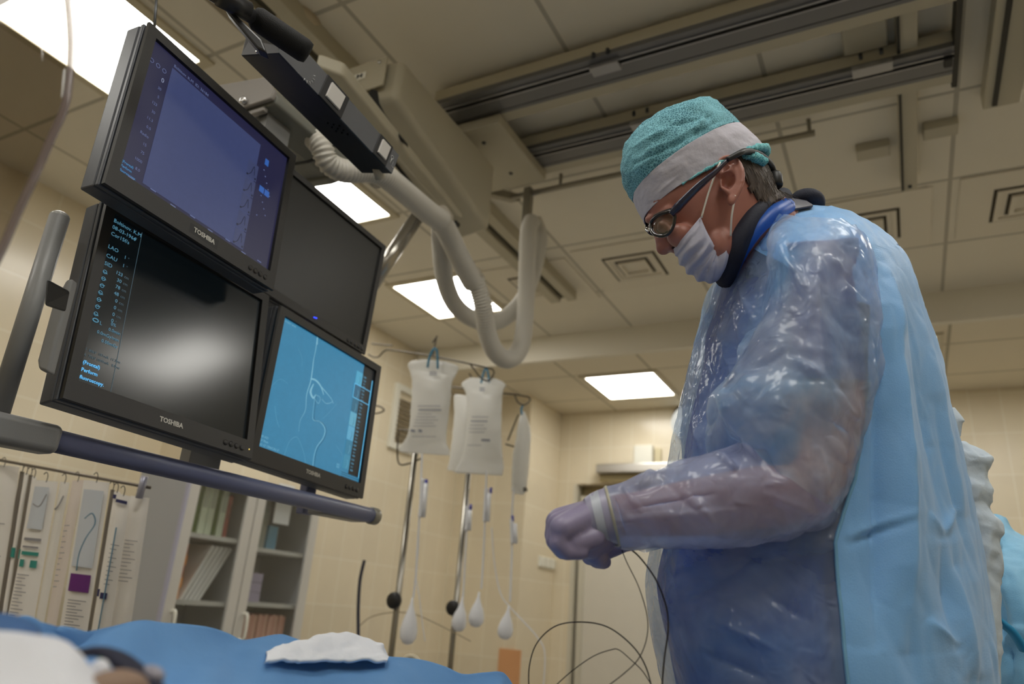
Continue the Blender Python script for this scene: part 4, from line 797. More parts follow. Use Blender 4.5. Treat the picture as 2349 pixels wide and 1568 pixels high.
pouch_obj([(262, 1126), (276, 1128), (224, 1460), (208, 1458)], dP-.12, 'slim pouch with a blue top bar, third from the right', pouchw, [('label_band', .1, .9, .02, .045, navy_i), ('label_band', .2, .9, .55, .59, navy_i)])
pouch_obj([(268, 1130), (300, 1138), (252, 1455), (212, 1452)], dP-.15, 'white pouch with a navy half-round mark, second from the right', pouchw, [('label_band', .1, .9, .035, .055, navy_i), ('lines', .3, .85, .3, .55, 10), ('label_band', .15, .6, .575, .61, navy_i), ('curve', [(.5, .2), (.45, .6), (.4, .95)], mat('blue catheter'))])
pouch_obj([(300, 1136), (343, 1142), (300, 1440), (250, 1436)], dP-.13, 'plain white pouch at the right end of the rack', pouchw, [('lines', .15, .8, .28, .55, 12)])
o = empty('pouch_rack', tuple(at(180, 1070, dP)), 'thin metal rack bar with hooks carrying the catheter pouches', 'rack')
mk('rack_bar', *cyl(at(-60, 1044, dP+.01), at(345, 1118, dP-.14), .004, 10), mat('rack wire', (120, 112, 104), .35, .6), o)
mk('hook_rod', *cyl(at(332, 1092, dP-.16), at(319, 1142, dP-.15), .009, 12), mat('rod lilac', (176, 176, 192), .3, .3), o)
# ================================================================== INFUSION STANDS
spole = mat('stand steel', (150, 146, 138), .22, .95); wire = mat('wire steel', (92, 84, 72), .4, .5)
def wirep(P, Y, r=.004, n=40): return tube(spline([ony(x, y, Y) for x, y in P], n), r, 8)
Y1, Y2 = 2.6, 3.0
def stand(Y, top, bot, label, wires, knob):
    a, b = ony(*top, Y), ony(*bot, Y); b = np.array([a[0]*.5+b[0]*.5]*1+[Y, .12]); a[0] = b[0]
    o = empty('infusion_stand', (b[0], Y, 0), label, 'infusion stand', 'infusion stands by the wall')
    mk('pole', *cyl((b[0], Y, .12), a, .0125, 20), spole, o)
    mk('base', *join(*[tube([(b[0], Y, .13), (b[0]+.28*math.cos(t), Y+.28*math.sin(t), .05)], .014, 10) for t in np.arange(5)*2*PI/5+.3]), spole, o)
    for t in np.arange(5)*2*PI/5+.3: mk('caster', *cyl((b[0]+.28*math.cos(t)-.01, Y+.28*math.sin(t), .026), (b[0]+.28*math.cos(t)+.01, Y+.28*math.sin(t), .026), .026, 16), blackp, o)
    for w_ in wires: mk('hook_wire', *wirep(w_, Y), wire, o)
    k = ony(*knob, Y); mk('clamp_knob', *lathe([(.001, 0), (.026, 0), (.033, .004), (.033, .02), (.027, .026), (.001, .026)], (b[0], Y-.012, k[2]), (0, -1, 0), 12), blackp, o)
    return o
stand(Y1, (960, 1000), (895, 1490), 'steel infusion stand nearer the monitors, with a black clamp knob', [
    [(845, 812), (855, 818), (868, 818), (880, 806), (893, 802), (940, 808), (1000, 818), (1078, 834), (1130, 846)], [(1130, 846), (1133, 856), (1122, 872), (1105, 868), (1090, 850), (1078, 834)],
    [(992, 818), (996, 800), (1001, 775), (1003, 770)], [(1003, 770), (992, 786)], [(853, 788), (900, 792)], [(860, 930), (872, 932), (881, 940), (872, 946), (860, 948)], [(915, 990), (912, 1020), (915, 1062), (940, 1062), (968, 1050)], [(915, 985), (958, 988)]], (908, 1377))
stand(Y2, (1078, 1060), (1030, 1540), 'steel infusion stand further right, behind the squeeze bulbs', [
    [(1030, 886), (1060, 890), (1160, 902), (1180, 904), (1213, 910)], [(1180, 904), (1188, 922), (1203, 928), (1216, 918), (1213, 910)], [(1076, 856), (1082, 866)], [(1165, 1010), (1185, 960), (1190, 950)], [(1160, 1018), (1180, 1024)], [(1082, 1060), (1090, 880)]], (1057, 1395))
bagm = mat('fluid bag plastic', (238, 238, 236), .35, bump=.25, bscale=12, coat=.3)
_nt = bagm.node_tree; _tl = _nt.nodes.new('ShaderNodeBsdfTranslucent'); _tl.inputs[0].default_value = (.9, .9, .88, 1); _mx = _nt.nodes.new('ShaderNodeMixShader'); _mx.inputs[0].default_value = .45
_nt.links.new(_nt.nodes['Principled BSDF'].outputs[0], _mx.inputs[1]); _nt.links.new(_tl.outputs[0], _mx.inputs[2]); _nt.links.new(_mx.outputs[0], _nt.nodes['Material Output'].inputs[0])
bagt = mat('bag top seam', (226, 226, 218), .35, bump=.3, bscale=20); bprint = mat('bag print', (132, 136, 150), .6); tubeb = mat('blue hanger', (38, 132, 172), .4); clear = mat('tube clear', (228, 230, 236), .25, coat=.4); bulbm = mat('bulb white', (232, 234, 240), .4)
bluecap = mat('blue cap', (58, 62, 170), .4)
def bag(Y, L, label, hang, side=False):
    """L = rows (xl, yl, xr, yr, thickness) top to bottom"""
    rows = []
    c = (ony(L[0][0], L[0][1], Y)+ony(L[0][2], L[0][3], Y))/2
    o = empty('fluid_bag', tuple(c), label, 'infusion bag', 'clear fluid bags on the infusion stands')
    K = spline(np.array([[*ony(a, b, Y), *ony(c_, d, Y), t] for a, b, c_, d, t in L], float), 40); V = []; nt_ = 28
    for k in K:
        A, B, w = k[:3], k[3:6], max(k[6], .002); C_ = (A+B)/2; e = (A-B)/2
        for t in np.linspace(0, 2*PI, nt_, endpoint=False):
            V.append(C_+e*math.copysign(abs(math.cos(t))**.8, math.cos(t))+np.array([0, -1, 0])*w*math.copysign(abs(math.sin(t))**1.2, math.sin(t)))
    F = [(i*nt_+j, i*nt_+(j+1) % nt_, (i+1)*nt_+(j+1) % nt_, (i+1)*nt_+j) for i in range(39) for j in range(nt_)]+[tuple(range(nt_-1, -1, -1)), tuple(range(39*nt_, 40*nt_))]
    V = crumple(np.array(V), F, .0035, 14, seed=L[0][0]*.1)
    mk('bag_body', V, F, bagm, o)
    for h in hang: mk('blue_hanger', *tube(spline([ony(x, y, Y-.03) for x, y in h], 20), .0052, 8), tubeb, o)
    return o
def bagprint(o, Y, rowsP, off=.03):
    L_ = [hexa([ony(x0, y, Y-off), ony(x1, y+h*.2, Y-off), ony(x1, y+h+h*.2, Y-off), ony(x0, y+h, Y-off), ony(x0, y, Y-off+.001), ony(x1, y+h*.2, Y-off+.001), ony(x1, y+h+h*.2, Y-off+.001), ony(x0, y+h, Y-off+.001)]) for x0, x1, y, h in rowsP]
    mk('printed_label', *join(*L_), bprint, o, smooth=False)
b1 = bag(Y1-.03, [(962, 824, 1018, 828, .003), (938, 833, 1050, 840, .004), (940, 850, 1047, 858, .006), (945, 868, 1038, 874, .013), (946, 895, 1034, 900, .019), (943, 940, 1030, 944, .021), (939, 985, 1024, 990, .019), (930, 1008, 1024, 1014, .010), (918, 1024, 1030, 1032, .004), (918, 1036, 1030, 1044, .002)], 'largest clear fluid bag with faint printing, on the nearer infusion stand', [[(981, 842), (985, 820), (994, 801), (1002, 803), (1004, 830), (1004, 845)]])
bagprint(b1, Y1-.03, [(985, 1002, 852, 3), (985, 1002, 857, 3), (958, 1010, 930, 1.5), (960, 1012, 938, 3), (958, 990, 948, 1.2), (955, 1000, 955, 1.2), (952, 1005, 962, 1.2), (950, 995, 969, 1.2), (948, 1000, 976, 1.2), (942, 952, 984, 6), (960, 968, 984, 6), (945, 1000, 1000, 1.2)])
b2 = bag(Y2-.04, [(1080, 866, 1138, 868, .003), (1060, 879, 1159, 881, .005), (1066, 893, 1154, 896, .009), (1072, 915, 1151, 918, .018), (1072, 960, 1150, 962, .023), (1069, 1000, 1150, 1003, .022), (1063, 1034, 1152, 1038, .016), (1054, 1060, 1156, 1064, .007), (1042, 1084, 1152, 1090, .003)], 'clear fluid bag with faint printing, on the second infusion stand', [[(1104, 878), (1108, 860), (1115, 842), (1120, 858), (1122, 876)]])
bagprint(b2, Y2-.04, [(1100, 1112, 888, 3), (1100, 1112, 893, 3), (1082, 1120, 955, 1.5), (1080, 1118, 964, 2.5), (1078, 1110, 974, 1.2), (1076, 1116, 982, 1.2), (1076, 1112, 990, 1.2), (1104, 1124, 1006, 5), (1072, 1104, 1020, 1.2)])
b3 = bag(Y2+.08, [(1048, 905, 1075, 908, .004), (1042, 912, 1082, 915, .01), (1042, 960, 1080, 962, .02), (1036, 1020, 1076, 1026, .02), (1030, 1060, 1072, 1066, .01), (1026, 1078, 1072, 1084, .003)], 'fluid bag partly hidden behind the printed bag of the second stand', [])
b4 = bag(Y2+.1, [(1196, 944, 1204, 944, .004), (1192, 960, 1210, 962, .012), (1188, 990, 1216, 994, .03), (1180, 1040, 1213, 1044, .04), (1176, 1090, 1208, 1094, .035), (1173, 1120, 1206, 1124, .01), (1180, 1132, 1198, 1134, .004)], 'slim fluid bag seen edge-on, right end of the infusion row', [[(1197, 950), (1196, 938), (1199, 930)]])
mk('port_cap', *cyl(ony(1204, 1118, Y2+.06), ony(1206, 1126, Y2+.06), .010, 12), mat('port grey', (110, 108, 104), .5), b4)
def drip_line(Y, chamber, cap, P, bulb, label, port=None):
    o = empty('drip_line', tuple(ony(*P[0], Y)), label, 'infusion line', 'drip lines with squeeze bulbs')
    mk('tubing', *tube(spline([ony(x, y, Y) for x, y in P], 60), .0045, 10), clear, o)
    a, b = ony(*chamber[0], Y-.01), ony(*chamber[1], Y-.01); mk('drip_chamber', *tube(spline([a, a*.9+b*.1, b*.9+a*.1, b], 12), [.005, .009]+[.010]*8+[.009, .004], 16), clear, o)
    ax = (b-a)/np.linalg.norm(b-a); side = np.array([.018, -.004, 0]); mk('spike_vent', *cyl(a+side+ax*.02, b+side-ax*.0, .009, 14), clear, o)
    c = ony(*cap, Y-.012); mk('blue_cap', *cyl(c-ax*.012, c+ax*.014, .006, 12), bluecap, o)
    t, bt = ony(bulb[0], bulb[1], Y-.02), ony(bulb[2], bulb[3], Y-.02); L_ = np.linalg.norm(bt-t); dx = (bt-t)/L_
    mk('squeeze_bulb', *lathe([(.004, -.02), (.006, 0), (.012, L_*.15), (.027, L_*.42), (.034, L_*.66), (.031, L_*.85), (.018, L_*.97), (.001, L_)], t, dx, 24), bulbm, o)
    return o
d1_ = drip_line(Y1-.05, ((972, 1098), (964, 1186)), (978, 1106), [(968, 1040), (966, 1100), (962, 1190), (958, 1250), (954, 1320), (948, 1370)], (945, 1382, 934, 1478), 'drip line with a squeeze bulb below the largest fluid bag')
mk('thin_tube', *tube(spline([ony(x, y, Y1-.03) for x, y in [(962, 1190), (960, 1260), (955, 1320), (962, 1370), (968, 1420), (975, 1470)]], 40), .002, 8), clear, d1_)
drip_line(Y2-.0, ((1072, 1160), (1070, 1216)), (1080, 1162), [(1076, 1085), (1072, 1160), (1070, 1220), (1066, 1300), (1062, 1370)], (1060, 1378, 1050, 1448), 'drip line with the squeeze bulb in front of the rear stand knob')
drip_line(Y2-.08, ((1116, 1120), (1112, 1196)), (1126, 1124), [(1116, 1080), (1112, 1200), (1108, 1290), (1104, 1350)], (1098, 1368, 1090, 1438), 'drip line with the squeeze bulb hanging clear, third from the left')
drip_line(Y2+.02, ((1174, 1190), (1176, 1246)), (1176, 1188), [(1178, 1120), (1174, 1190), (1174, 1270), (1170, 1380)], (1166, 1398, 1156, 1466), 'drip line with the rightmost squeeze bulb')
tag(mk('loose_tube', *tube(spline([ony(x, y, 3.1) for x, y in [(1128, 1210), (1134, 1290), (1148, 1360), (1170, 1392), (1200, 1424), (1232, 1460), (1250, 1500), (1244, 1600)]], 60), .003, 8), clear), 'thin clear tube crossing behind the rightmost squeeze bulb', 'tube')
tag(mk('dark_cable', *tube(spline([ony(x, y, 2.5) for x, y in [(836, 1284), (826, 1330), (822, 1390), (822, 1450), (824, 1540)]], 40), .007, 10), mat('cable navy', (52, 54, 70), .5)), 'short dark blue cable hanging in front of the tiled wall by the cabinet', 'cable')
tag(mk('thin_cable', *tube(spline([ony(x, y, 2.9) for x, y in [(820, 1440), (850, 1415), (900, 1404), (950, 1408), (1010, 1434), (1080, 1470)]], 50), .0022, 8), mat('cable beige', (150, 136, 108), .5)), 'thin beige cable arching behind the nearer infusion stand', 'cable')
# ================================================================== OPERATING TABLE, DRAPES
drape_m = mat('blue drape', (100, 150, 204), .7, bump=.3, bscale=55, var=.08, vscale=5); white_c = mat('white cloth', (214, 216, 222), .85, bump=.3, bscale=80, var=.08); navy_c = mat('navy strap cloth', (16, 20, 46), .7, bump=.2, bscale=300)
tb_ = empty('operating_table', tuple(at(500, 1700, 1.0)*[1, 1, 0]), 'operating table hidden below the blue drape', 'table')
pT = at(560, 1760, .95)
tz = .92
mk('tabletop', *box((pT[0]-.9, .35, tz), (pT[0]+.55, .95, tz+.06)), mat('table pad', (60, 60, 66), .5), tb_, smooth=False, bevel=.015)
mk('pedestal', *box((pT[0]-.3, .5, 0), (pT[0]+.1, .8, tz)), mat('table pedestal', (200, 200, 198), .4), tb_, smooth=False, bevel=.02)
crest = [(-160, 1400, .62), (0, 1412, .66), (60, 1424, .70), (120, 1438, .74), (190, 1446, .80), (250, 1436, .84), (320, 1421, .88), (370, 1427, .90), (430, 1431, .92), (480, 1437, .94), (520, 1450, .96), (552, 1465, .97), (590, 1461, .98), (640, 1453, 1.0), (672, 1462, 1.01), (720, 1480, 1.02), (800, 1494, 1.04), (880, 1503, 1.06), (960, 1511, 1.08), (1020, 1527, 1.09), (1062, 1544, 1.10), (1110, 1540, 1.12), (1148, 1538, 1.14), (1165, 1550, 1.15), (1185, 1580, 1.15), (1230, 1640, 1.15), (1300, 1760, 1.15)]
CR = spline(np.array(crest, float), 150); V = []; nr = 34
for i, (x, y, d) in enumerate(CR):
    P = at(x, y, d)
    for k in range(nr):
        s = (k-8)/(nr-9)
        if s < 0: q = P+FW*(-s)*.25+UP*(-(s*s)*.5)            # falls away behind
        else:
            dn = d*(1-s)+.30*s; q = at(x*(1-s)+(x*1.0)*s, y, dn); q = np.array([*(P[:2]*(1-s)+at(x, y, dn)[:2]*s), P[2]*(1-s**1.3)+(P[2]-.14)*s**1.3])
        n1 = noise.fractal(Vector((q[0]*4, q[1]*7, 1.3)), .9, 2.0, 4); q = q+UP*(.010*n1*min(1, abs(s)*5))+UP*.008*math.sin(x*.021+s*7)*min(1, abs(s)*3)
        V.append(q)
F = [(i*nr+k, i*nr+k+1, (i+1)*nr+k+1, (i+1)*nr+k) for i in range(149) for k in range(nr-1)]
dr = mk('blue_drape', V, F, drape_m); md = dr.modifiers.new('s', 'SOLIDIFY'); md.thickness = .003; md = dr.modifiers.new('ss', 'SUBSURF'); md.levels = md.render_levels = 1
tag(dr, 'blue surgical drape spread in humps over the table along the bottom', 'drape')
DV = np.array(V); DPX = proj(DV)
def drape_dist(x, y):
    """how far away the drape lies in that direction"""
    i = np.argsort(((DPX-[x, y])**2).sum(1))[:8]; return float(((DV[i]-C0)@FW).min())
def cloth_heap(name, out, d0, d1, base_y, m, label, cat, amp=.006, scale=14, thick=.05, stretch=(1, 1, 1)):
    """out = crest line x,y; falls to base_y nearer the camera"""
    C_ = spline(np.array(out, float), 70); V = []; n = 22
    DD = np.interp(np.linspace(0, 1, 70), np.linspace(0, 1, len(d0)), d0) if isinstance(d0, (list, tuple)) else np.full(70, float(d0)); TT = DD+d1 if isinstance(d0, (list, tuple)) else np.full(70, float(d1))
    for i, (x, y) in enumerate(C_):
        d0, d1 = DD[i], TT[i]
        e = math.sin(PI*i/(len(C_)-1))**.4
        for k in range(n):
            s = k/(n-1)
            if s < .25: t = s/.25; q = at(x, y+ (1-t)*30, d1+ (1-t)*thick)
            else: t = (s-.25)/.75; q = at(x, y+(base_y-y)*t**1.2, d1+(d0-d1)*t)
            V.append(q)
    F = [(i*n+k, i*n+k+1, (i+1)*n+k+1, (i+1)*n+k) for i in range(len(C_)-1) for k in range(n-1)]
    V = crumple(np.array(V), F, amp, scale, stretch, seed=out[0][0]*.01)
    o = mk(name, V, F, m); md = o.modifiers.new('s', 'SOLIDIFY'); md.thickness = .004; return tag(o, label, cat)
cloth_heap('white_gauze', [(612, 1497), (640, 1483), (672, 1472), (705, 1466), (735, 1457), (765, 1451), (800, 1452), (835, 1460), (862, 1468), (880, 1478), (888, 1500)], [drape_dist(x_, 1512)-.018 for x_ in (615, 680, 750, 820, 885)], .035, 1514, mat('gauze', (236, 240, 248), .8, bump=.4, bscale=120), 'crumpled white gauze lying on the blue drape near the infusion stand', 'gauze', .0035, 26, .04, (1, 1, 1.6))
o = cloth_heap('white_towel', [(-120, 1452), (-20, 1452), (50, 1456), (100, 1462), (150, 1480), (190, 1508), (222, 1545), (250, 1600), (270, 1680)], .34, .44, 1760, white_c, 'blurred white towel in the bottom left corner, nearest the camera', 'towel', .006, 10, .1)
cloth_heap('blue_cloth_strip', [(-120, 1404), (0, 1408), (40, 1413), (70, 1424), (92, 1440)], .47, .52, 1475, mat('deep blue cloth', (52, 92, 142), .8, bump=.2), 'dark blue cloth band above the white towel at the left edge', 'cloth', .003, 12, .05)
st = spline([at(x, y, d) for x, y, d in ((150, 1482, .50), (185, 1496, .49), (225, 1494, .48), (262, 1505, .475), (300, 1532, .47), (335, 1565, .465), (370, 1610, .46), (400, 1680, .46))], 60)
tag(mk('navy_strap', *tube(st, np.interp(np.linspace(0, 1, 60), [0, .15, .5, 1], [.001, .005, .0085, .010]), 14, flat=.5), navy_c), 'blurred navy strap curving between the white towel and the blue drape', 'strap')
tag(mk('beige_pad', *ellipsoid(at(266, 1580, .44), .014, .018, .010, n=16), mat('beige cuff', (140, 116, 98), .7)), 'blurred beige cuff below the navy strap in the bottom left corner', 'cuff')  # plain beige pad standing in for an unidentified skin-toned patch
o = empty('clip', tuple(at(330, 1545, .5)), 'small grey and white clip at the right end of the navy strap', 'clip')
mk('clip_body', *ellipsoid(at(345, 1550, .47), .010, .006, .006, n=10), mat('clip grey', (150, 148, 160), .4), o); mk('clip_tip', *ellipsoid(at(226, 1545, .46), .008, .005, .008, n=10), white_c, o)
tag(mk('green_wire', *tube(spline([at(x, y, .47) for x, y in ((228, 1508), (244, 1520), (252, 1538))], 12), .0009, 8), mat('green wire', (40, 140, 70), .4)), 'short bright green wire beside the white towel', 'wire')
tag(mk('cream_tube', *tube(spline([at(x, y, 1.16) for x, y in ((918, 1530), (925, 1515), (940, 1505), (955, 1512), (966, 1535))], 24), .005, 10), mat('cream tube', (206, 192, 160), .4)), 'short cream tube arching up behind the blue drape', 'tube')
# ================================================================== PERSON
skin = mat('skin', (168, 112, 98), .45, bump=.12, bscale=260, var=.10, vscale=26, sss=.12)
skin_n = skin
DH, DT, DA = 1.0, 1.08, .90
def finish(V, F, name, m, parent, voxel, smooth_it=6, fac=.5):
    o = mk(name, V, F, m, parent); md = o.modifiers.new('r', 'REMESH'); md.mode = 'VOXEL'; md.voxel_size = voxel; md.use_smooth_shade = True
    if smooth_it: md = o.modifiers.new('s', 'SMOOTH'); md.iterations = smooth_it; md.factor = fac
    apply_mods(o); o.data.polygons.foreach_set('use_smooth', [True]*len(o.data.polygons)); return o
P = empty('person', (-.05, 1.2, 0), 'person in pale blue gown, turquoise cap, mask and black glasses looking down at gloved hands', 'person')
head_rows = [(1690, 640, 1840, 490, .066, DH+.03), (1678, 630, 1803, 452, .058, DH+.01), (1655, 630, 1782, 440, .056, DH), (1624, 620, 1775, 425, .060, DH), (1594, 600, 1770, 410, .066, DH), (1570, 580, 1763, 395, .071, DH), (1549, 560, 1753, 375, .075, DH), (1524, 532, 1741, 352, .077, DH), (1489, 503, 1726, 330, .079, DH), (1470, 468, 1705, 305, .078, DH), (1452, 428, 1680, 287, .072, DH), (1450, 388, 1645, 270, .060, DH), (1467, 350, 1600, 264, .042, DH), (1500, 308, 1560, 272, .015, DH)]
head_rows = [(r[0], r[1], r[2]-8, r[3], r[4], r[5]) for r in head_rows]
parts = [rings(head_rows, 60, 56, near=.5, far=-.2)]
def cap_(a, b, ra, rb): return capsule(at(*a), at(*b), ra, rb)
def ell(p, rx, ry, rz, A=None): return ellipsoid(at(*p), rx, ry, rz, A, 10)
parts += [cap_((1503, 524, DH), (1514, 548, DH), .0055, .0085), cap_((1514, 548, DH), (1521, 567, DH), .0085, .0110), cap_((1520, 535, DH-.013), (1540, 562, DH-.013), .010, .009), cap_((1520, 535, DH+.013), (1540, 562, DH+.013), .010, .009), cap_((1555, 565, DH), (1538, 556, DH), .013, .013), ell((1522, 569, DH), .0118, .0118, .0108), ell((1538, 565, DH-.013), .0085, .0085, .0078), ell((1538, 565, DH+.013), .0085, .0085, .0078),
          cap_((1490, 503, DH-.01), (1535, 480, DH-.052), .0075, .006), cap_((1490, 503, DH+.01), (1535, 480, DH+.052), .0075, .006), ell((1521, 521, DH-.034), .0125, .0125, .0115), ell((1521, 521, DH+.034), .0125, .0125, .0115),
          ell((1560, 540, DH-.048), .02, .02, .018), ell((1650, 560, DH-.045), .022, .022, .03)]
# near ear: helix, inner ridge, lobe, tragus on a thin plate; the far ear simpler
def ear(de, s):
    D = lambda x: de-s*(.004+.012*max(0, (x-1645)/60))
    e = [tube(spline([at(x, y, D(x)) for x, y in ((1655, 402), (1647, 384), (1654, 366), (1674, 360), (1693, 371), (1703, 396), (1700, 424), (1690, 446), (1681, 462))], 40), np.interp(np.linspace(0, 1, 40), [0, .3, .8, 1], [.003, .0042, .0042, .0045]), 10),
         tube(spline([at(x, y, D(x)-s*.001) for x, y in ((1668, 378), (1682, 384), (1689, 402), (1686, 424), (1677, 440))], 24), .0032, 8), tube(spline([at(x, y, D(x)) for x, y in ((1664, 394), (1676, 392), (1686, 400))], 12), .0026, 8),
         ell((1678, 458, D(1678)), .0075, .005, .011), ell((1656, 420, D(1650)+.002*s), .005, .005, .008), capsule(at(1657, 430, D(1655)), at(1676, 446, D(1676)), .004, .004)]
    pl = [at(x, y, D(x)+s*.006) for x, y in ((1656, 380), (1674, 366), (1692, 378), (1698, 404), (1690, 438), (1676, 456), (1662, 430), (1652, 405))]
    return e+[prism(pl, FW*s*.006)]
parts += ear(.921, 1)+ear(1.079, -1)
# torso core, arms, hands
parts += [rings([(1790, 600, 1940, 570, .07, DT), (1730, 680, 2030, 620, .14, DT), (1700, 850, 2060, 850, .14, DT), (1660, 1100, 2110, 1100, .13, DT), (1650, 1400, 2150, 1400, .14, DT), (1680, 1700, 2160, 1700, .13, DT)], 30, 36),
          rings([(1745, 500, 1830, 500, .045, DT), (1780, 620, 1940, 600, .06, DT)], 8, 20)]
arm = [(1885, 660, .965, .050), (1890, 760, .93, .047), (1908, 950, .908, .040), (1886, 1072, .905, .034), (1850, 1130, .90, .036), (1740, 1140, .90, .038), (1580, 1165, .90, .034), (1460, 1178, .905, .027), (1410, 1182, .905, .025)]
for a, b in zip(arm[:-1], arm[1:]): parts.append(capsule(at(*a[:3]), at(*b[:3]), a[3], b[3], 18))
armR = [(1770, 680, 1.20, .050), (1690, 860, 1.22, .045), (1650, 1110, 1.20, .038), (1520, 1180, 1.12, .032), (1430, 1222, 1.03, .026)]
for a, b in zip(armR[:-1], armR[1:]): parts.append(capsule(at(*a[:3]), at(*b[:3]), a[3], b[3], 14))
parts += [capsule(at(1410, 1182, .905), at(1330, 1200, .905), .024, .020), capsule(at(1430, 1222, 1.03), at(1380, 1250, 1.01), .024, .02)]
for s in (-1, 1):   # legs down to the floor
    h = at(1900, 1560, DT+.07*s)*[1, 1, 0]; parts += [capsule(h+[0, 0, 1.0], h+[.0, 0, .52], .085, .06, 16), capsule(h+[0, 0, .52], h+[.01, 0, .09], .055, .042, 16), capsule(h+[0, 0, .05], h+LW*.17+[0, 0, .04], .045, .038, 12)]
V, F = join(*parts)
body = finish(V, F, 'body', skin, P, .0030, 4, .5)
# carve nostril, eye hollow, ear bowl
co = np.empty(len(body.data.vertices)*3); body.data.vertices.foreach_get('co', co); co = co.reshape(-1, 3)+wloc(P)
nn = np.array([v.normal for v in body.data.vertices])
for p, r, dp in (((1541, 566, DH-.014), .0045, .005), ((1541, 566, DH+.014), .0045, .005), ((1503, 524, DH-.03), .012, .003), ((1668, 418, .915), .009, .006), ((1674, 380, .914), .005, .003)):
    c = at(*p); g = np.exp(-(np.linalg.norm(co-c, axis=1)/r)**2); co -= nn*(g*dp)[:, None]
body.data.vertices.foreach_set('co', (co-wloc(P)).ravel()); body.data.update()
mk('eyelid_crease', *tube(spline([at(x, y, d) for x, y, d in ((1506, 527, .962), (1512, 533, .955), (1522, 535, .950), (1532, 530, .950))], 20), .0012, 8), mat('lash dark', (40, 28, 24), .6), P)
mk('nostril', *ellipsoid(at(1543, 568, DH-.016), .0035, .0028, .0018, n=8), mat('nostril dark', (50, 22, 20), .7), P)
mk('eyebrow', *tube(spline([at(x, y, d) for x, y, d in ((1492, 508, .975), (1505, 494, .952), (1525, 484, .940), (1548, 476, .932))], 24), np.interp(np.linspace(0, 1, 24), [0, .3, 1], [.001, .0028, .001]), 8), mat('brow hair', (52, 40, 34), .8, bump=.6, bscale=400), P)
# hair at the back of the head
hairm = mat('grey brown hair', (74, 62, 54), .6, bump=.9, bscale=70, var=.5, vscale=60, stretch=(1, 1, .35))
hr = [(r[0], r[1], r[2]+5, r[3]-2, r[4]+.0025, r[5]) for r in head_rows[1:11]]
Vh, Fh = rings(hr, 90, 120, caps=False, near=.5, far=-.2)
def inside(px, poly):
    x, y = px; c = False; n = len(poly)
    for i in range(n):
        (x0, y0), (x1, y1) = poly[i], poly[(i+1) % n]
        if (y0 > y) != (y1 > y) and x < (x1-x0)*(y-y0)/(y1-y0)+x0: c = not c
    return c
hpoly = [(1640, 352), (1700, 330), (1765, 335), (1810, 400), (1800, 450), (1764, 470), (1754, 474), (1748, 462), (1736, 448), (1722, 436), (1716, 418), (1708, 396), (1702, 376), (1690, 364), (1668, 356), (1640, 376), (1610, 396), (1606, 372)]
ph = proj(Vh); keep = []
for f in Fh:
    js = []
    for i in f:
        r_, j = divmod(i, 120); jn = j if math.sin(2*PI*j/120) >= 0 else (120-j) % 120
        js.append(r_*120+jn)
    if inside(ph[js].mean(0), hpoly): keep.append(f)
def stroke(V):
    out = V.copy(); N = vnormals(Vh, Fh)
    for i, v in enumerate(V): out[i] = v+N[i]*(.0022*noise.noise(Vector((v[0]*160, v[1]*160, v[2]*40)))*(1 if (N[i]@(v-Vh.mean(0))) > 0 else -1))
    return out
used = sorted({i for f in keep for i in f}); rm = {a: b for b, a in enumerate(used)}
Vs = stroke(Vh)
hair = mk('hair', Vs[used], [tuple(rm[i] for i in f) for f in keep], hairm, P); md = hair.modifiers.new('s', 'SOLIDIFY'); md.thickness = .003; md.offset = -1
S_ = []; N_h = vnormals(Vh, Fh)
for _ in range(420):
    i = used[rng.integers(len(used))]; n = N_h[i]*(1 if N_h[i]@(Vh[i]-Vh.mean(0)) > 0 else -1); v = Vh[i]
    dr_ = (at(1762, 465, 1)-at(1700, 360, 1)); dr_ /= np.linalg.norm(dr_); dr_ = dr_+np.array(rng.normal(0, .16, 3)); dr_ -= n*dr_.dot(n); L_ = rng.uniform(.012, .024)
    S_.append(tube([v+n*.0008, v+n*.0022+dr_*L_*.5, v+n*.0012+dr_*L_], [.00045, .0004, .00015], 4, caps=False))
mk('hair_strands', *join(*S_), mat('hair strand', (86, 74, 64), .5), hair)
# surgical cap
def knit(name, c, c2, scale):
    m = mat(name, c, .8, bump=.5, bscale=scale)
    nt = m.node_tree; b = nt.nodes['Principled BSDF']; v = nt.nodes.new('ShaderNodeTexVoronoi'); v.feature = 'DISTANCE_TO_EDGE'; v.inputs['Scale'].default_value = scale
    g = nt.nodes.new('ShaderNodeNewGeometry'); n2 = nt.nodes.new('ShaderNodeTexNoise'); n2.inputs['Scale'].default_value = 14; n2.inputs['Detail'].default_value = 3
    nt.links.new(g.outputs['Position'], v.inputs['Vector']); nt.links.new(g.outputs['Position'], n2.inputs['Vector'])
    mr = nt.nodes.new('ShaderNodeMapRange'); mr.inputs['From Max'].default_value = .16; nt.links.new(v.outputs['Distance'], mr.inputs[0])
    ad = nt.nodes.new('ShaderNodeMath'); ad.operation = 'MULTIPLY'; nt.links.new(mr.outputs[0], ad.inputs[0]); nt.links.new(n2.outputs['Fac'], ad.inputs[1])
    sc_ = nt.nodes.new('ShaderNodeMath'); sc_.operation = 'MULTIPLY'; sc_.inputs[1].default_value = 1.7; nt.links.new(ad.outputs[0], sc_.inputs[0])
    mx = nt.nodes.new('ShaderNodeMix'); mx.data_type = 'RGBA'; mx.inputs[6].default_value = lin(c2); mx.inputs[7].default_value = lin(c); nt.links.new(sc_.outputs[0], mx.inputs[0]); nt.links.new(mx.outputs[2], b.inputs['Base Color']); return m
capm_ = knit('cap turquoise', (58, 116, 132), (140, 206, 220), 260)
ruf = knit('cap ruffle', (70, 160, 172), (150, 216, 220), 260)
bandm = mat('cap white band', (196, 194, 206), .85, bump=.3, bscale=160, var=.05)
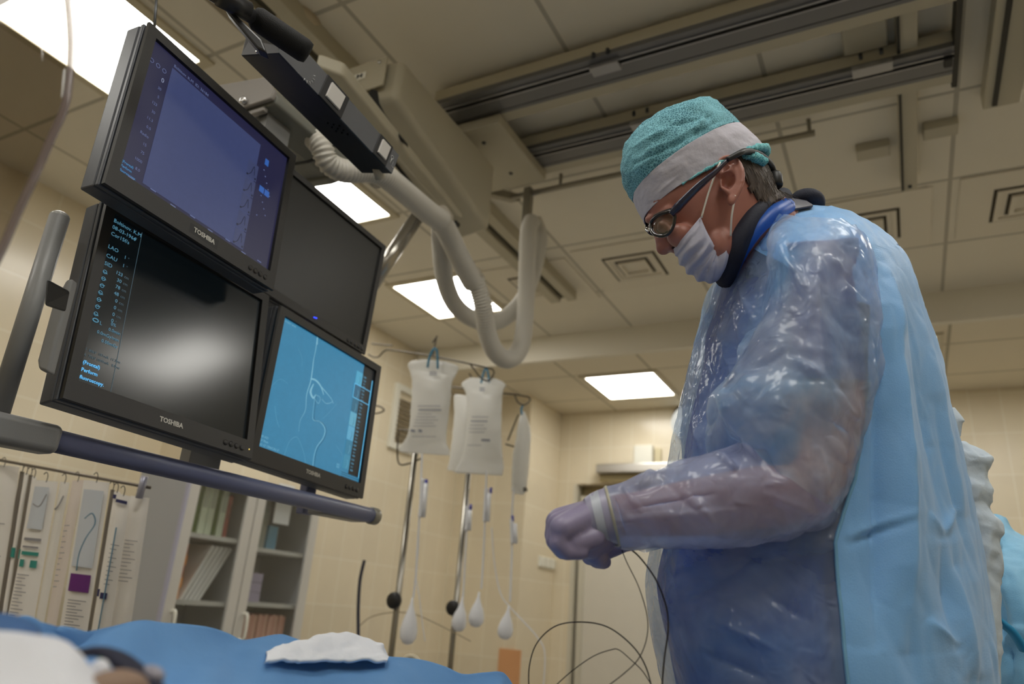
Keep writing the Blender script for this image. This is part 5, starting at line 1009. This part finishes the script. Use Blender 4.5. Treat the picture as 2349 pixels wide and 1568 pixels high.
top = [(1455, 443, 1694, 300, .092, DH), (1438, 418, 1680, 284, .093, DH), (1428, 390, 1664, 268, .090, DH), (1427, 362, 1650, 253, .084, DH), (1434, 336, 1638, 244, .075, DH), (1456, 310, 1624, 241, .062, DH), (1490, 286, 1606, 244, .042, DH), (1520, 270, 1582, 250, .018, DH), (1540, 262, 1560, 256, .004, DH)]
cf = [(1500, 300, 1640, 262, 5, -.004), (1450, 380, 1640, 285, 6, -.006), (1470, 420, 1660, 290, 7, -.005), (1440, 345, 1560, 280, 4, .004), (1560, 340, 1630, 250, 4, .004), (1480, 350, 1590, 300, 4, .004), (1520, 330, 1660, 275, 4, -.003), (1600, 250, 1650, 290, 5, -.004), (1440, 400, 1520, 350, 5, .003)]
V, F = rings(top, 90, 140, caps=False, p=2.15, near=.35, far=-.1); V = folds(V, F, cf); V = crumple(V, F, .0028, 30, (1, 1, 1), 3)
capo = mk('surgical_cap', V, F, capm_, P); md = capo.modifiers.new('s', 'SOLIDIFY'); md.thickness = .0012; md.offset = -1
band = [(1479, 497, 1752, 352, .0845, DH), (1470, 478, 1738, 334, .088, DH), (1462, 460, 1718, 316, .0915, DH), (1455, 443, 1697, 300, .0930, DH)]
V, F = rings(band, 40, 140, caps=False, p=2.15, near=.35, far=-.1); hemV = V[:140].copy(); V = folds(V, F, [(1500, 450, 1560, 400, 4, .0018), (1600, 320, 1640, 380, 3, -.002), (1560, 370, 1600, 410, 3, .0015), (1640, 300, 1700, 350, 4, .002), (1480, 470, 1530, 450, 4, -.0015)]); V = crumple(V, F, .0012, 45, seed=5)
bo = mk('cap_band', V, F, bandm, P); bo['label'] = 'white absorbent band of the turquoise cap'; md = bo.modifiers.new('s', 'SOLIDIFY'); md.thickness = .0012; md.offset = -1
# gathered turquoise hem along the rear lower edge of the band
HP = spline(hemV[24:112:4], 140); u_ = np.linspace(0, 1, 140)
rr = np.interp(u_, [0, .25, .5, .7, 1], [.0008, .003, .0065, .008, .006])*(1+.22*np.sin(np.arange(140)*1.3))
V, F = tube(HP-UP*.001, rr, 14); V = crumple(V, F, .0022, 90, seed=2); mk('cap_hem', V, F, ruf, P)
fl = spline([at(x, y, d) for x, y, d in ((1702, 354, .93), (1720, 358, .93), (1738, 364, .94), (1754, 372, .95))], 30)
V, F = tube(fl, np.interp(np.linspace(0, 1, 30), [0, .5, 1], [.003, .008, .006])*(1+.2*np.sin(np.arange(30)*2.1)), 12); V = crumple(V, F, .002, 90, seed=4); mk('cap_hem', V, F, ruf, P)
# face mask
maskm = mat('mask white', (186, 186, 204), .8, bump=.25, bscale=220, var=.04)
mrow = [((1607, 497), (1545, 571), .925), ((1613, 512), (1550, 588), .924), ((1622, 532), (1560, 603), .926), ((1633, 552), (1570, 617), .932), ((1640, 563), (1583, 630), .940), ((1652, 556), (1599, 641), .942), ((1664, 546), (1617, 648), .942), ((1679, 540), (1636, 648), .940), ((1681, 560), (1650, 641), .945), ((1674, 590), (1658, 630), .955)]
nr_ = 60; K = spline(np.array([[*n_, *f_, d_] for n_, f_, d_ in mrow], float), nr_); nt_ = 64; V = []
for i, k in enumerate(K):
    N0_ = at(k[0], k[1], k[4]); A0_ = at(k[2], k[3], DH); fa = at(k[0], k[1], 2*DH-k[4])
    for t in np.linspace(0, PI, nt_):
        c = math.cos(t)   # near edge (t=0) -> front (t=pi/2) -> far edge
        w = math.sin(t)**.75; mid = (N0_+fa)/2; v = mid+(N0_-mid)*c+(A0_-mid)*w
        pl = .0028*math.sin(i*.62+.6*math.sin(t*3))*math.sin(t)**.5 *min(1, max(0, (50-i)/14)) if 6 < i < 50 else 0
        dr_ = (A0_-mid); dr_ /= np.linalg.norm(dr_)+1e-9; v = v+(dr_*w-FW*c*.7)*pl; V.append(v)
F = [(i*nt_+j, i*nt_+j+1, (i+1)*nt_+j+1, (i+1)*nt_+j) for i in range(nr_-1) for j in range(nt_-1)]
V = folds(np.array(V), F, [(1562, 590, 1612, 545, 3.5, .004), (1590, 610, 1630, 550, 4, .0045), (1572, 600, 1620, 560, 3, -.003), (1600, 628, 1638, 570, 4, -.003), (1620, 640, 1645, 570, 4, .004), (1640, 640, 1650, 565, 4, -.003), (1655, 625, 1668, 555, 4, .0035), (1600, 520, 1575, 580, 3, .002), (1558, 575, 1600, 520, 3, .002)])
mo = mk('face_mask', V, F, maskm, P); md = mo.modifiers.new('s', 'SOLIDIFY'); md.thickness = .0012
for a, b in (((1609, 499, .921), (1652, 372, .908)), ((1676, 541, .934), (1687, 448, .906))): mk('mask_loop', *tube(spline([at(*a), at((a[0]+b[0])/2-3, (a[1]+b[1])/2, (a[2]+b[2])/2-.005), at(*b)], 16), .0014, 8), white_pl, mo)
# glasses
gb = mat('glasses black', (14, 14, 18), .22, coat=.6); gblue = mat('glasses blue black', (24, 30, 60), .25, coat=.5)
go = mk('glasses', *join(tube(spline([at(x, y, d) for x, y, d in ((1493, 512, .962), (1494, 527, .960), (1503, 538, .952), (1520, 541, .946), (1534, 535, .938), (1544, 520, .930), (1548, 500, .925), (1545, 486, .924), (1530, 486, .930), (1510, 494, .945), (1497, 504, .957), (1493, 512, .962))], 70), .0026, 10)), gb, P)
mk('glasses_frame', *tube(spline([at(x, y, d) for x, y, d in ((1484, 512, 1.038), (1484, 524, 1.04), (1490, 534, 1.046), (1502, 537, 1.052), (1520, 528, 1.06), (1530, 508, 1.066), (1520, 490, 1.06), (1500, 496, 1.045), (1484, 512, 1.038))], 60), .0024, 10), gb, go)
mk('glasses_bridge', *tube(spline([at(x, y, d) for x, y, d in ((1495, 522, .965), (1489, 524, .985), (1487, 526, 1.005), (1486, 522, 1.035))], 20), .0028, 10), gb, go)
mk('nose_clip', *tube(spline([at(x, y, d) for x, y, d in ((1488, 531, .985), (1481, 527, .99), (1484, 522, .99), (1490, 524, .99))], 16), .0013, 8), chrome, go)
mk('glasses_temple', *tube(spline([at(x, y, d) for x, y, d in ((1540, 492, .922), (1560, 470, .914), (1600, 430, .905), (1640, 396, .900), (1672, 366, .900), (1700, 352, .910))], 50), np.interp(np.linspace(0, 1, 50), [0, .15, .45, .7, 1], [.006, .0088, .0068, .004, .004]), 12, flat=.55), gblue, go)
lens = bpy.data.materials.new('lens'); MATS['lens'] = lens; lens.use_nodes = True; nt = lens.node_tree; nt.nodes.remove(nt.nodes['Principled BSDF']); tr = nt.nodes.new('ShaderNodeBsdfTransparent'); tr.inputs[0].default_value = (.8, .82, .8, 1); gs = nt.nodes.new('ShaderNodeBsdfGlossy'); gs.inputs['Roughness'].default_value = .02; mxs = nt.nodes.new('ShaderNodeMixShader'); mxs.inputs[0].default_value = .10
nt.links.new(tr.outputs[0], mxs.inputs[1]); nt.links.new(gs.outputs[0], mxs.inputs[2]); nt.links.new(mxs.outputs[0], nt.nodes['Material Output'].inputs[0])
LP = [at(x, y, d) for x, y, d in ((1494, 512, .962), (1495, 527, .960), (1504, 537, .952), (1520, 540, .946), (1533, 534, .938), (1543, 520, .930), (1547, 500, .925), (1544, 487, .924), (1530, 487, .930), (1510, 495, .945))]
mk('lens', *prism(LP, FW*.0015), lens, go, smooth=False)
# retaining strap behind the head
stp = spline([at(x, y, d) for x, y, d in ((1668, 366, .897), (1695, 352, .900), (1712, 347, .915), (1735, 352, .94), (1752, 362, .96), (1768, 380, .985), (1776, 405, 1.0), (1778, 425, 1.0), (1783, 448, 1.0))], 60)
so = mk('head_strap', *tube(stp, np.interp(np.linspace(0, 1, 60), [0, .3, .7, 1], [.004, .0052, .006, .0055]), 12), mat('strap black', (16, 16, 17), .5), P)
mk('strap_knob', *lathe([(.001, -.012), (.010, -.012), (.0115, -.008), (.0115, .008), (.010, .012), (.001, .012)], at(1778, 413, .99), at(1782, 440, .99)-at(1774, 380, .99), 18), blackp, so)
mk('strap_peg', *cyl(at(1752, 385, .985), at(1768, 385, .985), .0025, 8), blackp, so)
# lead apron collar, blue facing
coll = mat('collar navy', (20, 24, 44), .75, bump=.25, bscale=300); facing = mat('apron blue', (20, 84, 178), .45, bump=.1)
CP = [(1663, 640, 1.0), (1670, 620, .975), (1684, 586, .955), (1699, 548, .945), (1717, 514, .945), (1740, 484, .955), (1768, 462, .985), (1794, 452, 1.03), (1790, 452, 1.09), (1760, 468, 1.14), (1710, 520, 1.15), (1680, 590, 1.12), (1664, 640, 1.04)]
ap = mk('apron_collar', *tube(spline([at(*c) for c in CP], 90), .0150, 16), coll, P)
mk('apron_facing', *tube(spline([at(*c) for c in ((1678, 640, .99), (1688, 612, .972), (1706, 574, .955), (1728, 538, .945), (1752, 510, .945), (1780, 487, .955), (1804, 474, .985))], 50), np.interp(np.linspace(0, 1, 50), [0, .5, 1], [.006, .010, .014]), 12), facing, ap)
mk('shoulder_strap', *hexa([at(1782, 452, .98), at(1850, 462, 1.0), at(1870, 474, 1.0), at(1780, 492, .96), at(1785, 446, 1.1), at(1850, 456, 1.1), at(1870, 470, 1.1), at(1790, 480, 1.1)]), mat('strap navy sheen', (44, 44, 62), .45, bump=.4, bscale=60), ap, bevel=.006)
mk('strap_pad', *ellipsoid(at(1850, 466, 1.07), .030, .035, .021, n=14), coll, ap)
# ------------------------------------------------------------------ apron / scrubs under the gown
under = mat('scrubs navy', (38, 72, 158), .7, bump=.3, bscale=40, var=.25, vscale=9)
grow = [(1800, 478, 1905, 474, .03), (1766, 493, 1960, 492, .09), (1734, 521, 2020, 530, .145), (1696, 566, 2065, 580, .175), (1668, 630, 2098, 650, .185), (1648, 700, 2118, 720, .19), (1622, 790, 2145, 810, .19), (1600, 880, 2168, 900, .185), (1580, 970, 2192, 985, .18), (1562, 1060, 2214, 1075, .18), (1540, 1160, 2236, 1170, .18), (1516, 1270, 2256, 1280, .185), (1513, 1340, 2270, 1370, .19), (1522, 1420, 2283, 1450, .195), (1540, 1500, 2290, 1530, .20), (1562, 1590, 2296, 1620, .20), (1590, 1720, 2305, 1740, .20)]
ur = [(a+(c-a)*.045+4, b, c-(c-a)*.10, d, max(w-.022, .01), DT) for a, b, c, d, w in grow[1:]]
V, F = rings(ur, 80, 70, p=2.3); V = crumple(V, F, .008, 7, (1, 1, .6), 8)
sc_o = mk('scrub_shirt', V, F, under, P)
V, F = rings([(1800, 560, 1965, 545, .07, .95), (1806, 680, 1968, 690, .066, .93), (1815, 790, 1972, 800, .062, .915), (1822, 868, 1976, 872, .060, .910)], 40, 40, caps=False)
V = crumple(V, F, .004, 16, seed=3); s2 = mk('scrub_sleeve', V, F, mat('scrubs sleeve', (66, 80, 146), .7, bump=.3, bscale=40, var=.2), sc_o); md = s2.modifiers.new('s', 'SOLIDIFY'); md.thickness = .002
# ------------------------------------------------------------------ gown
gown_c = (150, 186, 216)
g_front = cloth_film('gown front film', (150, 190, 240), (.22, .56), .26, .8, 9, c2=(206, 220, 244))
g_sleeve = cloth_film('gown sleeve film', (150, 196, 240), (.34, .78), .26, .7, 9, c2=(214, 224, 244), yoke=(HC+.70, HC+.78))
g_fore = cloth_film('gown forearm film', (190, 200, 236), (.40, .66), .24, .7, 10)
g_back = mat('gown back cloth', (128, 186, 244), .5, bump=.35, bscale=700, var=.10, vscale=4); g_back.node_tree.nodes['Principled BSDF'].inputs['Sheen Weight'].default_value = .3
gf = [(2060, 640, 2180, 1240, 26, -.020), (2105, 690, 2215, 1180, 14, .016), (2140, 900, 2235, 1330, 12, -.014), (2040, 640, 2085, 1500, 34, .034), (2004, 760, 2012, 1500, 24, -.022), (1935, 1250, 2080, 1195, 8, -.010), (1940, 1235, 2070, 1180, 9, .008),
      (2120, 1175, 2165, 1228, 6, .008), (2165, 1228, 2202, 1160, 6, .009), (2150, 1250, 2190, 1500, 16, -.012), (2190, 1300, 2240, 1560, 14, .014), (2120, 1420, 2200, 1480, 12, .010), (2060, 1300, 2110, 1568, 20, -.010),
      (1790, 500, 1900, 610, 9, .008), (1880, 490, 1960, 640, 9, .008), (1960, 530, 2010, 700, 14, -.010), (2030, 600, 2060, 780, 12, .010), (1690, 640, 1740, 760, 8, .008), (1670, 700, 1700, 850, 8, -.008), (1650, 760, 1690, 900, 7, .007),
      (1590, 950, 1620, 1060, 9, .008), (1545, 1120, 1600, 1320, 12, .009), (1530, 1320, 1700, 1250, 9, .009), (1560, 1390, 1760, 1260, 8, -.008), (1560, 1440, 1620, 1568, 10, .009), (1640, 1420, 1800, 1500, 12, .008), (1620, 1500, 1760, 1560, 9, -.008), (1700, 1300, 1860, 1270, 10, .009), (1850, 1250, 1880, 1568, 5, .007), (1880, 1250, 1925, 1568, 5, -.005), (1740, 1350, 1850, 1420, 12, -.009)]
GK = spline(np.array([[*r] for r in grow], float), 240)
def gown_pt(k, t, q=2.3):
    A, B, w = k[:2], k[2:4], max(k[4], 1e-4); c, s_ = math.cos(t), math.sin(t); m_ = (A+B)/2+(A-B)/2*math.copysign(abs(c)**(2/q), c); o_ = w*abs(s_)**(2/q)
    v = at(m_[0], m_[1], DT-o_)
    if s_ < 0: dl = v-at(m_[0], m_[1], DT); v = at(m_[0], m_[1], DT)+dl-2*FW*dl.dot(FW)
    return v
def edge_t(k):
    y = (k[1]+k[3])/2; xb = np.interp(y, [470, 560, 600, 700, 900, 1100, 1240, 1568, 1700], [1690, 1700, 1770, 1985, 1992, 1960, 1912, 1945, 1950])
    c = np.clip((xb-(k[0]+k[2])/2)/((k[0]-k[2])/2), -1, 1); return math.acos(math.copysign(abs(c)**(2.3/2), c))
def panel(t0, t1, n):
    V = np.array([gown_pt(k, t) for k in GK for t in np.linspace(t0(k), t1(k), n)])
    return V, [(i*n+j, i*n+j+1, (i+1)*n+j+1, (i+1)*n+j) for i in range(239) for j in range(n-1)]
def cloth_up(V, F):
    V = folds(V, F, gf, .7); V = crumple(V, F, .0035, 8, (1, 1, .25), 1); return crumple(V, F, .0012, 22, (1, 1, .5), 12)
def cloth_up(V, F, full=None):
    c0 = at(1900, 1000, DT); N = vnormals(V, F); out = V-c0; N *= np.sign((N[:, :2]*out[:, :2]).sum(1))[:, None]
    px = proj(V); vis = np.clip((-(N*(V-C0)).sum(1)/np.linalg.norm(V-C0, axis=1))*3+.4, 0, 1); D = np.zeros(len(V))
    for x0, y0, x1, y1, w, h in gf:
        a = np.array([x0, y0]); ab = np.array([x1, y1])-a; l = np.linalg.norm(ab); t = ((px-a)@ab)/l**2; dd = np.abs((px-a)@np.array([-ab[1], ab[0]])/l)
        e = np.sin(PI*np.clip(t, 0, 1))**.8*(t > 0)*(t < 1); D += h*.8*e*np.exp(-dd/w*.8)
    D *= vis
    D += np.array([.0030*noise.fractal(Vector(v*[8, 8, 2]), .8, 2.0, 4) + .009*facet(v, 9, (1, 1, .45)) + .003*facet(v, 24, (1, 1, .7), 5) for v in V])
    return V+N*D[:, None]
V, F = panel(edge_t, lambda k: 2*PI-1.1, 200); gown = mk('gown', cloth_up(V, F), F, g_back, P); gown['label'] = 'pale blue cloth back and shoulder of the gown'
V, F = panel(lambda k: -1.12, edge_t, 220); V2 = cloth_up(V, F); gfr = mk('gown_front', V2, F, g_front, gown); gfr['label'] = 'glossy half see-through front of the gown'
sm = V2.reshape(240, 220, 3)[100:, -1]; mk('gown_seam', *tube(sm[::3]-FW*.001, .0022, 8), mat('gown seam blue', (120, 176, 214), .5), gown)
def sub(V, F):
    u = sorted({i for f in F for i in f}); m_ = {a: b for b, a in enumerate(u)}; return V[u], [tuple(m_[i] for i in f) for f in F]
srow = [(1790, 492, 1960, 520, .085, .955), (1768, 540, 1995, 570, .098, .935), (1768, 620, 2012, 650, .098, .920), (1752, 720, 2018, 750, .097, .910), (1715, 810, 2014, 840, .098, .905), (1668, 890, 1998, 915, .098, .90), (1658, 940, 1984, 980, .094, .90), (1676, 992, 1966, 1060, .088, .90), (1700, 1012, 1940, 1130, .082, .90), (1690, 1020, 1900, 1195, .078, .90), (1650, 1032, 1820, 1222, .074, .90), (1590, 1052, 1730, 1238, .068, .90), (1530, 1072, 1640, 1250, .060, .90), (1470, 1094, 1545, 1252, .050, .90), (1420, 1112, 1465, 1250, .0385, .903), (1392, 1119, 1426, 1246, .0352, .905)]
V, F = rings(srow, 260, 170, caps=False, p=2.2)
sf = [(1790, 560, 1860, 690, 7, .010), (1890, 590, 1950, 640, 6, .010), (1920, 610, 1990, 690, 6, -.009), (1880, 600, 1850, 760, 9, .009), (1800, 600, 1770, 760, 9, -.008), (1870, 640, 1890, 1000, 12, .009), (1900, 700, 1960, 780, 8, -.008), (1800, 820, 1880, 870, 6, .010), (1740, 720, 1690, 880, 9, .009), (1700, 860, 1800, 810, 8, -.008),
      (1668, 900, 1700, 1000, 8, .010), (1900, 900, 1960, 960, 6, .008), (1890, 960, 1950, 1000, 6, -.007), (1890, 1000, 1930, 1060, 6, .007), (1870, 1020, 1885, 1180, 7, .009), (1700, 1010, 1740, 1060, 7, .010), (1740, 1020, 1800, 1100, 8, -.010), (1640, 1040, 1690, 1080, 6, .008), (1420, 1190, 1700, 1168, 6, .006), (1440, 1170, 1650, 1130, 9, -.006), (1560, 1120, 1640, 1200, 7, .007), (1600, 1230, 1850, 1200, 8, .007), (1430, 1120, 1480, 1180, 5, .005), (1410, 1140, 1440, 1230, 5, -.004), (1500, 1085, 1470, 1130, 5, .006), (1750, 1130, 1880, 1180, 9, .006)]
V = folds(V, F, sf); N_ = vnormals(V, F); N_ *= np.sign((N_*(V-V.mean(0))).sum())
V = V+N_*np.array([.012*facet(v, 10, (1, 1, .8), 3)+.005*facet(v, 22, (1, 1, 1), 8)+.0012*noise.noise(Vector(v*40)) for v in V])[:, None]
pxs = proj(V); row = np.repeat(np.arange(260), 170)/259*15
up_ = [f for f in F if row[f[0]] < 8.6]; lo_ = [f for f in F if row[f[0]] >= 8.6]
sl = mk('gown_sleeve', *sub(V, up_), g_sleeve, gown); mk('gown_forearm', *sub(V, lo_), g_fore, gown)['label'] = 'half see-through forearm of the gown sleeve'
V, F = rings([(1760, 640, 1640, 640, .08, 1.22), (1745, 800, 1600, 820, .085, 1.22), (1720, 1000, 1585, 960, .08, 1.21), (1700, 1150, 1600, 1060, .07, 1.18), (1600, 1230, 1520, 1110, .055, 1.12), (1480, 1260, 1430, 1170, .04, 1.05)], 80, 60, caps=False)
mk('gown_sleeve', *(lambda V_, F_: (crumple(V_, F_, .005, 12, seed=20), F_))(V, F), g_sleeve, gown)
# tie flaps at the back
tm = mat('gown tie cloth', (206, 222, 238), .6, bump=.2, bscale=300)
V, F = rings([(2168, 1008, 2212, 1012, .01, 1.10), (2176, 1030, 2262, 1044, .022, 1.10), (2182, 1052, 2274, 1054, .024, 1.10), (2186, 1080, 2262, 1086, .02, 1.10), (2196, 1106, 2278, 1132, .024, 1.10), (2204, 1150, 2270, 1162, .02, 1.10), (2214, 1186, 2299, 1212, .026, 1.10), (2222, 1232, 2292, 1242, .024, 1.10), (2230, 1300, 2297, 1312, .022, 1.10), (2234, 1400, 2291, 1404, .022, 1.10), (2212, 1500, 2296, 1506, .026, 1.10), (2192, 1620, 2290, 1626, .03, 1.10)], 110, 40)
V = crumple(V, F, .005, 26, seed=7); mk('gown_tie', V, F, tm, gown)['label'] = 'whitish loose tie flap at the back of the gown'
V, F = rings([(2165, 934, 2190, 934, .004, 1.10), (2165, 946, 2212, 962, .012, 1.10), (2170, 975, 2208, 972, .012, 1.10), (2180, 1000, 2204, 1000, .004, 1.10)], 24, 20); mk('gown_tie', V, F, tm, gown)
# ------------------------------------------------------------------ gloved hands
glm = mat('glove lavender', (142, 134, 164), .42, bump=.1, bscale=300, var=.06, vscale=30)
def cps(L): return [capsule(at(*a[:3]), at(*b[:3]), a[3], b[3], 16) for a, b in zip(L[:-1], L[1:])]
pl = []
D0 = .895
for i, (kx, ky, d) in enumerate(((1290, 1212, D0-.028), (1284, 1203, D0-.008), (1280, 1197, D0+.012), (1284, 1192, D0+.032))):
    pl += cps([(1404, 1180+3*i-4, .909, .0180), (1345, 1188-2*i, d*.45+.908*.55, .0190), (kx, ky, d, .0155)])             # palm ridges to each knuckle
fing = [[(1290, 1212, D0-.028, .0125), (1280, 1246, D0-.030, .0105), (1300, 1266, D0-.026, .0095), (1334, 1266, D0-.020, .0085)],
        [(1284, 1203, D0-.008, .0140), (1273, 1238, D0-.010, .0115), (1290, 1262, D0-.004, .0105), (1330, 1266, D0-.0, .0095)],
        [(1280, 1197, D0+.012, .0145), (1270, 1226, D0+.014, .0118), (1284, 1256, D0+.018, .0105), (1326, 1262, D0+.02, .0095)],
        [(1284, 1192, D0+.032, .0140), (1272, 1216, D0+.038, .0112), (1280, 1240, D0+.042, .0100), (1312, 1254, D0+.04, .0088)]]
for f in fing: pl += cps(f)
pl += cps([(1385, 1215, .905, .021), (1352, 1240, .90, .021), (1330, 1248, .898, .017)])
pl += cps([(1396, 1208, D0+.008, .020), (1374, 1242, D0+.016, .0175), (1362, 1270, D0+.02, .0125), (1378, 1282, D0+.018, .0108)])   # thumb from the side of the palm
pl += cps([(1410, 1180, .908, .0235), (1372, 1180, .907, .0240), (1345, 1196, .90, .0235)])
pl += cps([(1385, 1200, .907, .0225), (1350, 1225, .892, .020), (1325, 1240, .89, .014)])
pl += cps([(1362, 1232, D0-.012, .014), (1318, 1246, D0-.022, .011)])
V, F = join(*pl); glove = finish(V, F, 'glove', glm, P, .0022, 8, .5); glove['label'] = 'lavender-grey surgical glove on the near hand'
cuffm = mat('glove cuff', (156, 154, 178), .4)
glb = mat('glove band', (176, 182, 194), .4)
V, F = rings([(1340, 1142, 1362, 1240, .0290, .900), (1355, 1131, 1380, 1242, .0340, .903), (1370, 1124, 1398, 1245, .0350, .905), (1390, 1117, 1422, 1248, .0362, .905)], 20, 48, caps=False); cuV = V.copy(); cu = mk('glove_cuff', V, F, cuffm, glove)
md = cu.modifiers.new('s', 'SOLIDIFY'); md.thickness = .0015
mk('cuff_band', *rings([(1352, 1132.5, 1377, 1241.5, .0347, .903), (1371, 1123, 1399, 1246, .0360, .905)], 6, 48, caps=False), glb, glove)
mk('cuff_roll', *tube(np.vstack([cuV[-48:], cuV[-48:-46]]), .0024, 10), mat('cuff roll', (176, 172, 152), .4), glove)
pr = []
D1 = 1.0
pr += cps([(1440, 1215, 1.04, .026), (1400, 1240, 1.01, .022), (1370, 1255, D1, .020)])
for i, f in enumerate([[(1372, 1262, D1-.03, .013), (1368, 1284, D1-.032, .0105), (1386, 1288, D1-.028, .0095)], [(1362, 1258, D1-.012, .0135), (1352, 1276, D1-.014, .011), (1372, 1284, D1-.012, .0095)], [(1358, 1252, D1+.008, .0135), (1344, 1264, D1+.006, .011), (1352, 1276, D1+.004, .0095)], [(1360, 1246, D1+.028, .013), (1340, 1254, D1+.03, .0105), (1336, 1264, D1+.03, .0092)], [(1390, 1238, D1-.03, .0150), (1360, 1240, D1-.045, .0115), (1342, 1248, D1-.05, .010)]]): pr += cps(f)
V, F = join(*pr); g2 = finish(V, F, 'glove', glm, P, .0025, 7, .5); g2['label'] = 'darker glove of the far hand below the near one'
# ------------------------------------------------------------------ guide wires held in the hands
wm = mat('guide wire', (44, 38, 36), .35, .6)
def gw(pts, r, label): 
    return tag(mk('guide_wire', *tube(spline([at(*p) for p in pts], 120), r, 8), wm), label, 'guide wire', 'thin guide wires hanging from the gloved hands')
gw([(1428, 1248, .93), (1460, 1270, .91), (1490, 1306, .90), (1510, 1340, .90), (1528, 1390, .90), (1533, 1440, .88), (1524, 1510, .88), (1516, 1600, .88)], .0010, 'dark guide wire running from the hand down along the front of the gown')
gw([(1418, 1236, .93), (1436, 1285, .92), (1465, 1345, .91), (1484, 1410, .91), (1484, 1460, .91), (1466, 1508, .91), (1430, 1545, .91), (1370, 1590, .91)], .0006, 'fine guide wire curving down from the hand in front of the door')
gw([(1214, 1600, .98), (1214, 1530, .98), (1232, 1474, .97), (1275, 1435, .96), (1335, 1426, .95), (1395, 1438, .94), (1450, 1480, .93), (1482, 1530, .93), (1500, 1600, .93)], .0008, 'guide wire loop making the widest arc above the drape')
gw([(1255, 1590, .98), (1310, 1540, .96), (1360, 1505, .95), (1400, 1490, .94), (1420, 1490, .94), (1450, 1515, .94), (1475, 1540, .94), (1500, 1580, .94)], .0006, 'fine guide wire making the lower flat arc inside the widest loop')
# ================================================================== SECOND PERSON at the right edge
Q = empty('person', tuple(at(2500, 1700, 1.55)*[1, 1, 0]), 'second person in pale teal gown bending at the bottom right corner', 'person')
hd = at(2560, 1180, 1.5)
pb = [ellipsoid(hd, .075, .095, .115, n=16), capsule(hd, at(2500, 1280, 1.5), .055, .06), rings([(2400, 1290, 2560, 1290, .10, 1.5), (2360, 1400, 2620, 1400, .15, 1.5), (2350, 1600, 2640, 1600, .15, 1.5), (2360, 1800, 2640, 1800, .15, 1.5)], 20, 24), capsule(at(2460, 1340, 1.4), at(2355, 1332, 1.38), .045, .03)]
h = at(2500, 1800, 1.5)*[1, 1, 0]
for s in (-1, 1): pb += [capsule(h+FW*.09*s+[0, 0, .95], h+FW*.09*s+[0, 0, .1], .085, .045), capsule(h+FW*.09*s+[0, 0, .05], h+FW*.09*s+LW*.15+[0, 0, .04], .045, .035)]
V, F = join(*pb); finish(V, F, 'body', skin, Q, .008, 4)
V, F = rings([(2280, 1180, 2300, 1190, .02, 1.5), (2282, 1225, 2330, 1225, .08, 1.5), (2275, 1290, 2420, 1260, .15, 1.5), (2262, 1360, 2560, 1320, .19, 1.5), (2240, 1460, 2680, 1420, .21, 1.5), (2220, 1600, 2720, 1600, .22, 1.5), (2210, 1800, 2740, 1800, .22, 1.5)], 120, 120, p=2.3)
V = folds(V, F, [(2300, 1240, 2349, 1480, 12, .02), (2290, 1330, 2330, 1568, 10, -.02), (2330, 1300, 2380, 1500, 12, .018), (2280, 1500, 2360, 1440, 12, .02)]); V = crumple(V, F, .008, 9, seed=30)
g2o = mk('gown', V, F, mat('teal gown cloth', (140, 200, 236), .6, bump=.3, bscale=500, var=.1, vscale=5), Q)
mk('gown_tie', *tube(spline([at(x, y, d) for x, y, d in ((2276, 1410, 1.28), (2300, 1430, 1.275), (2325, 1452, 1.27), (2349, 1490, 1.27))], 24), .016, 12, flat=.4), mat('tie cyan', (34, 142, 190), .5), g2o)
mk('hair', *ellipsoid(hd+[0, 0, .02], .08, .1, .105, n=14), hairm, Q)
tag(mk('blue_tube', *tube(spline([at(x, y, 1.45) for x, y in ((2328, 1312), (2345, 1305), (2380, 1300))], 10), .008, 10), mat('royal blue', (26, 52, 132), .5)), 'dark blue tube at the right edge beside the second gown', 'tube')
#==END==
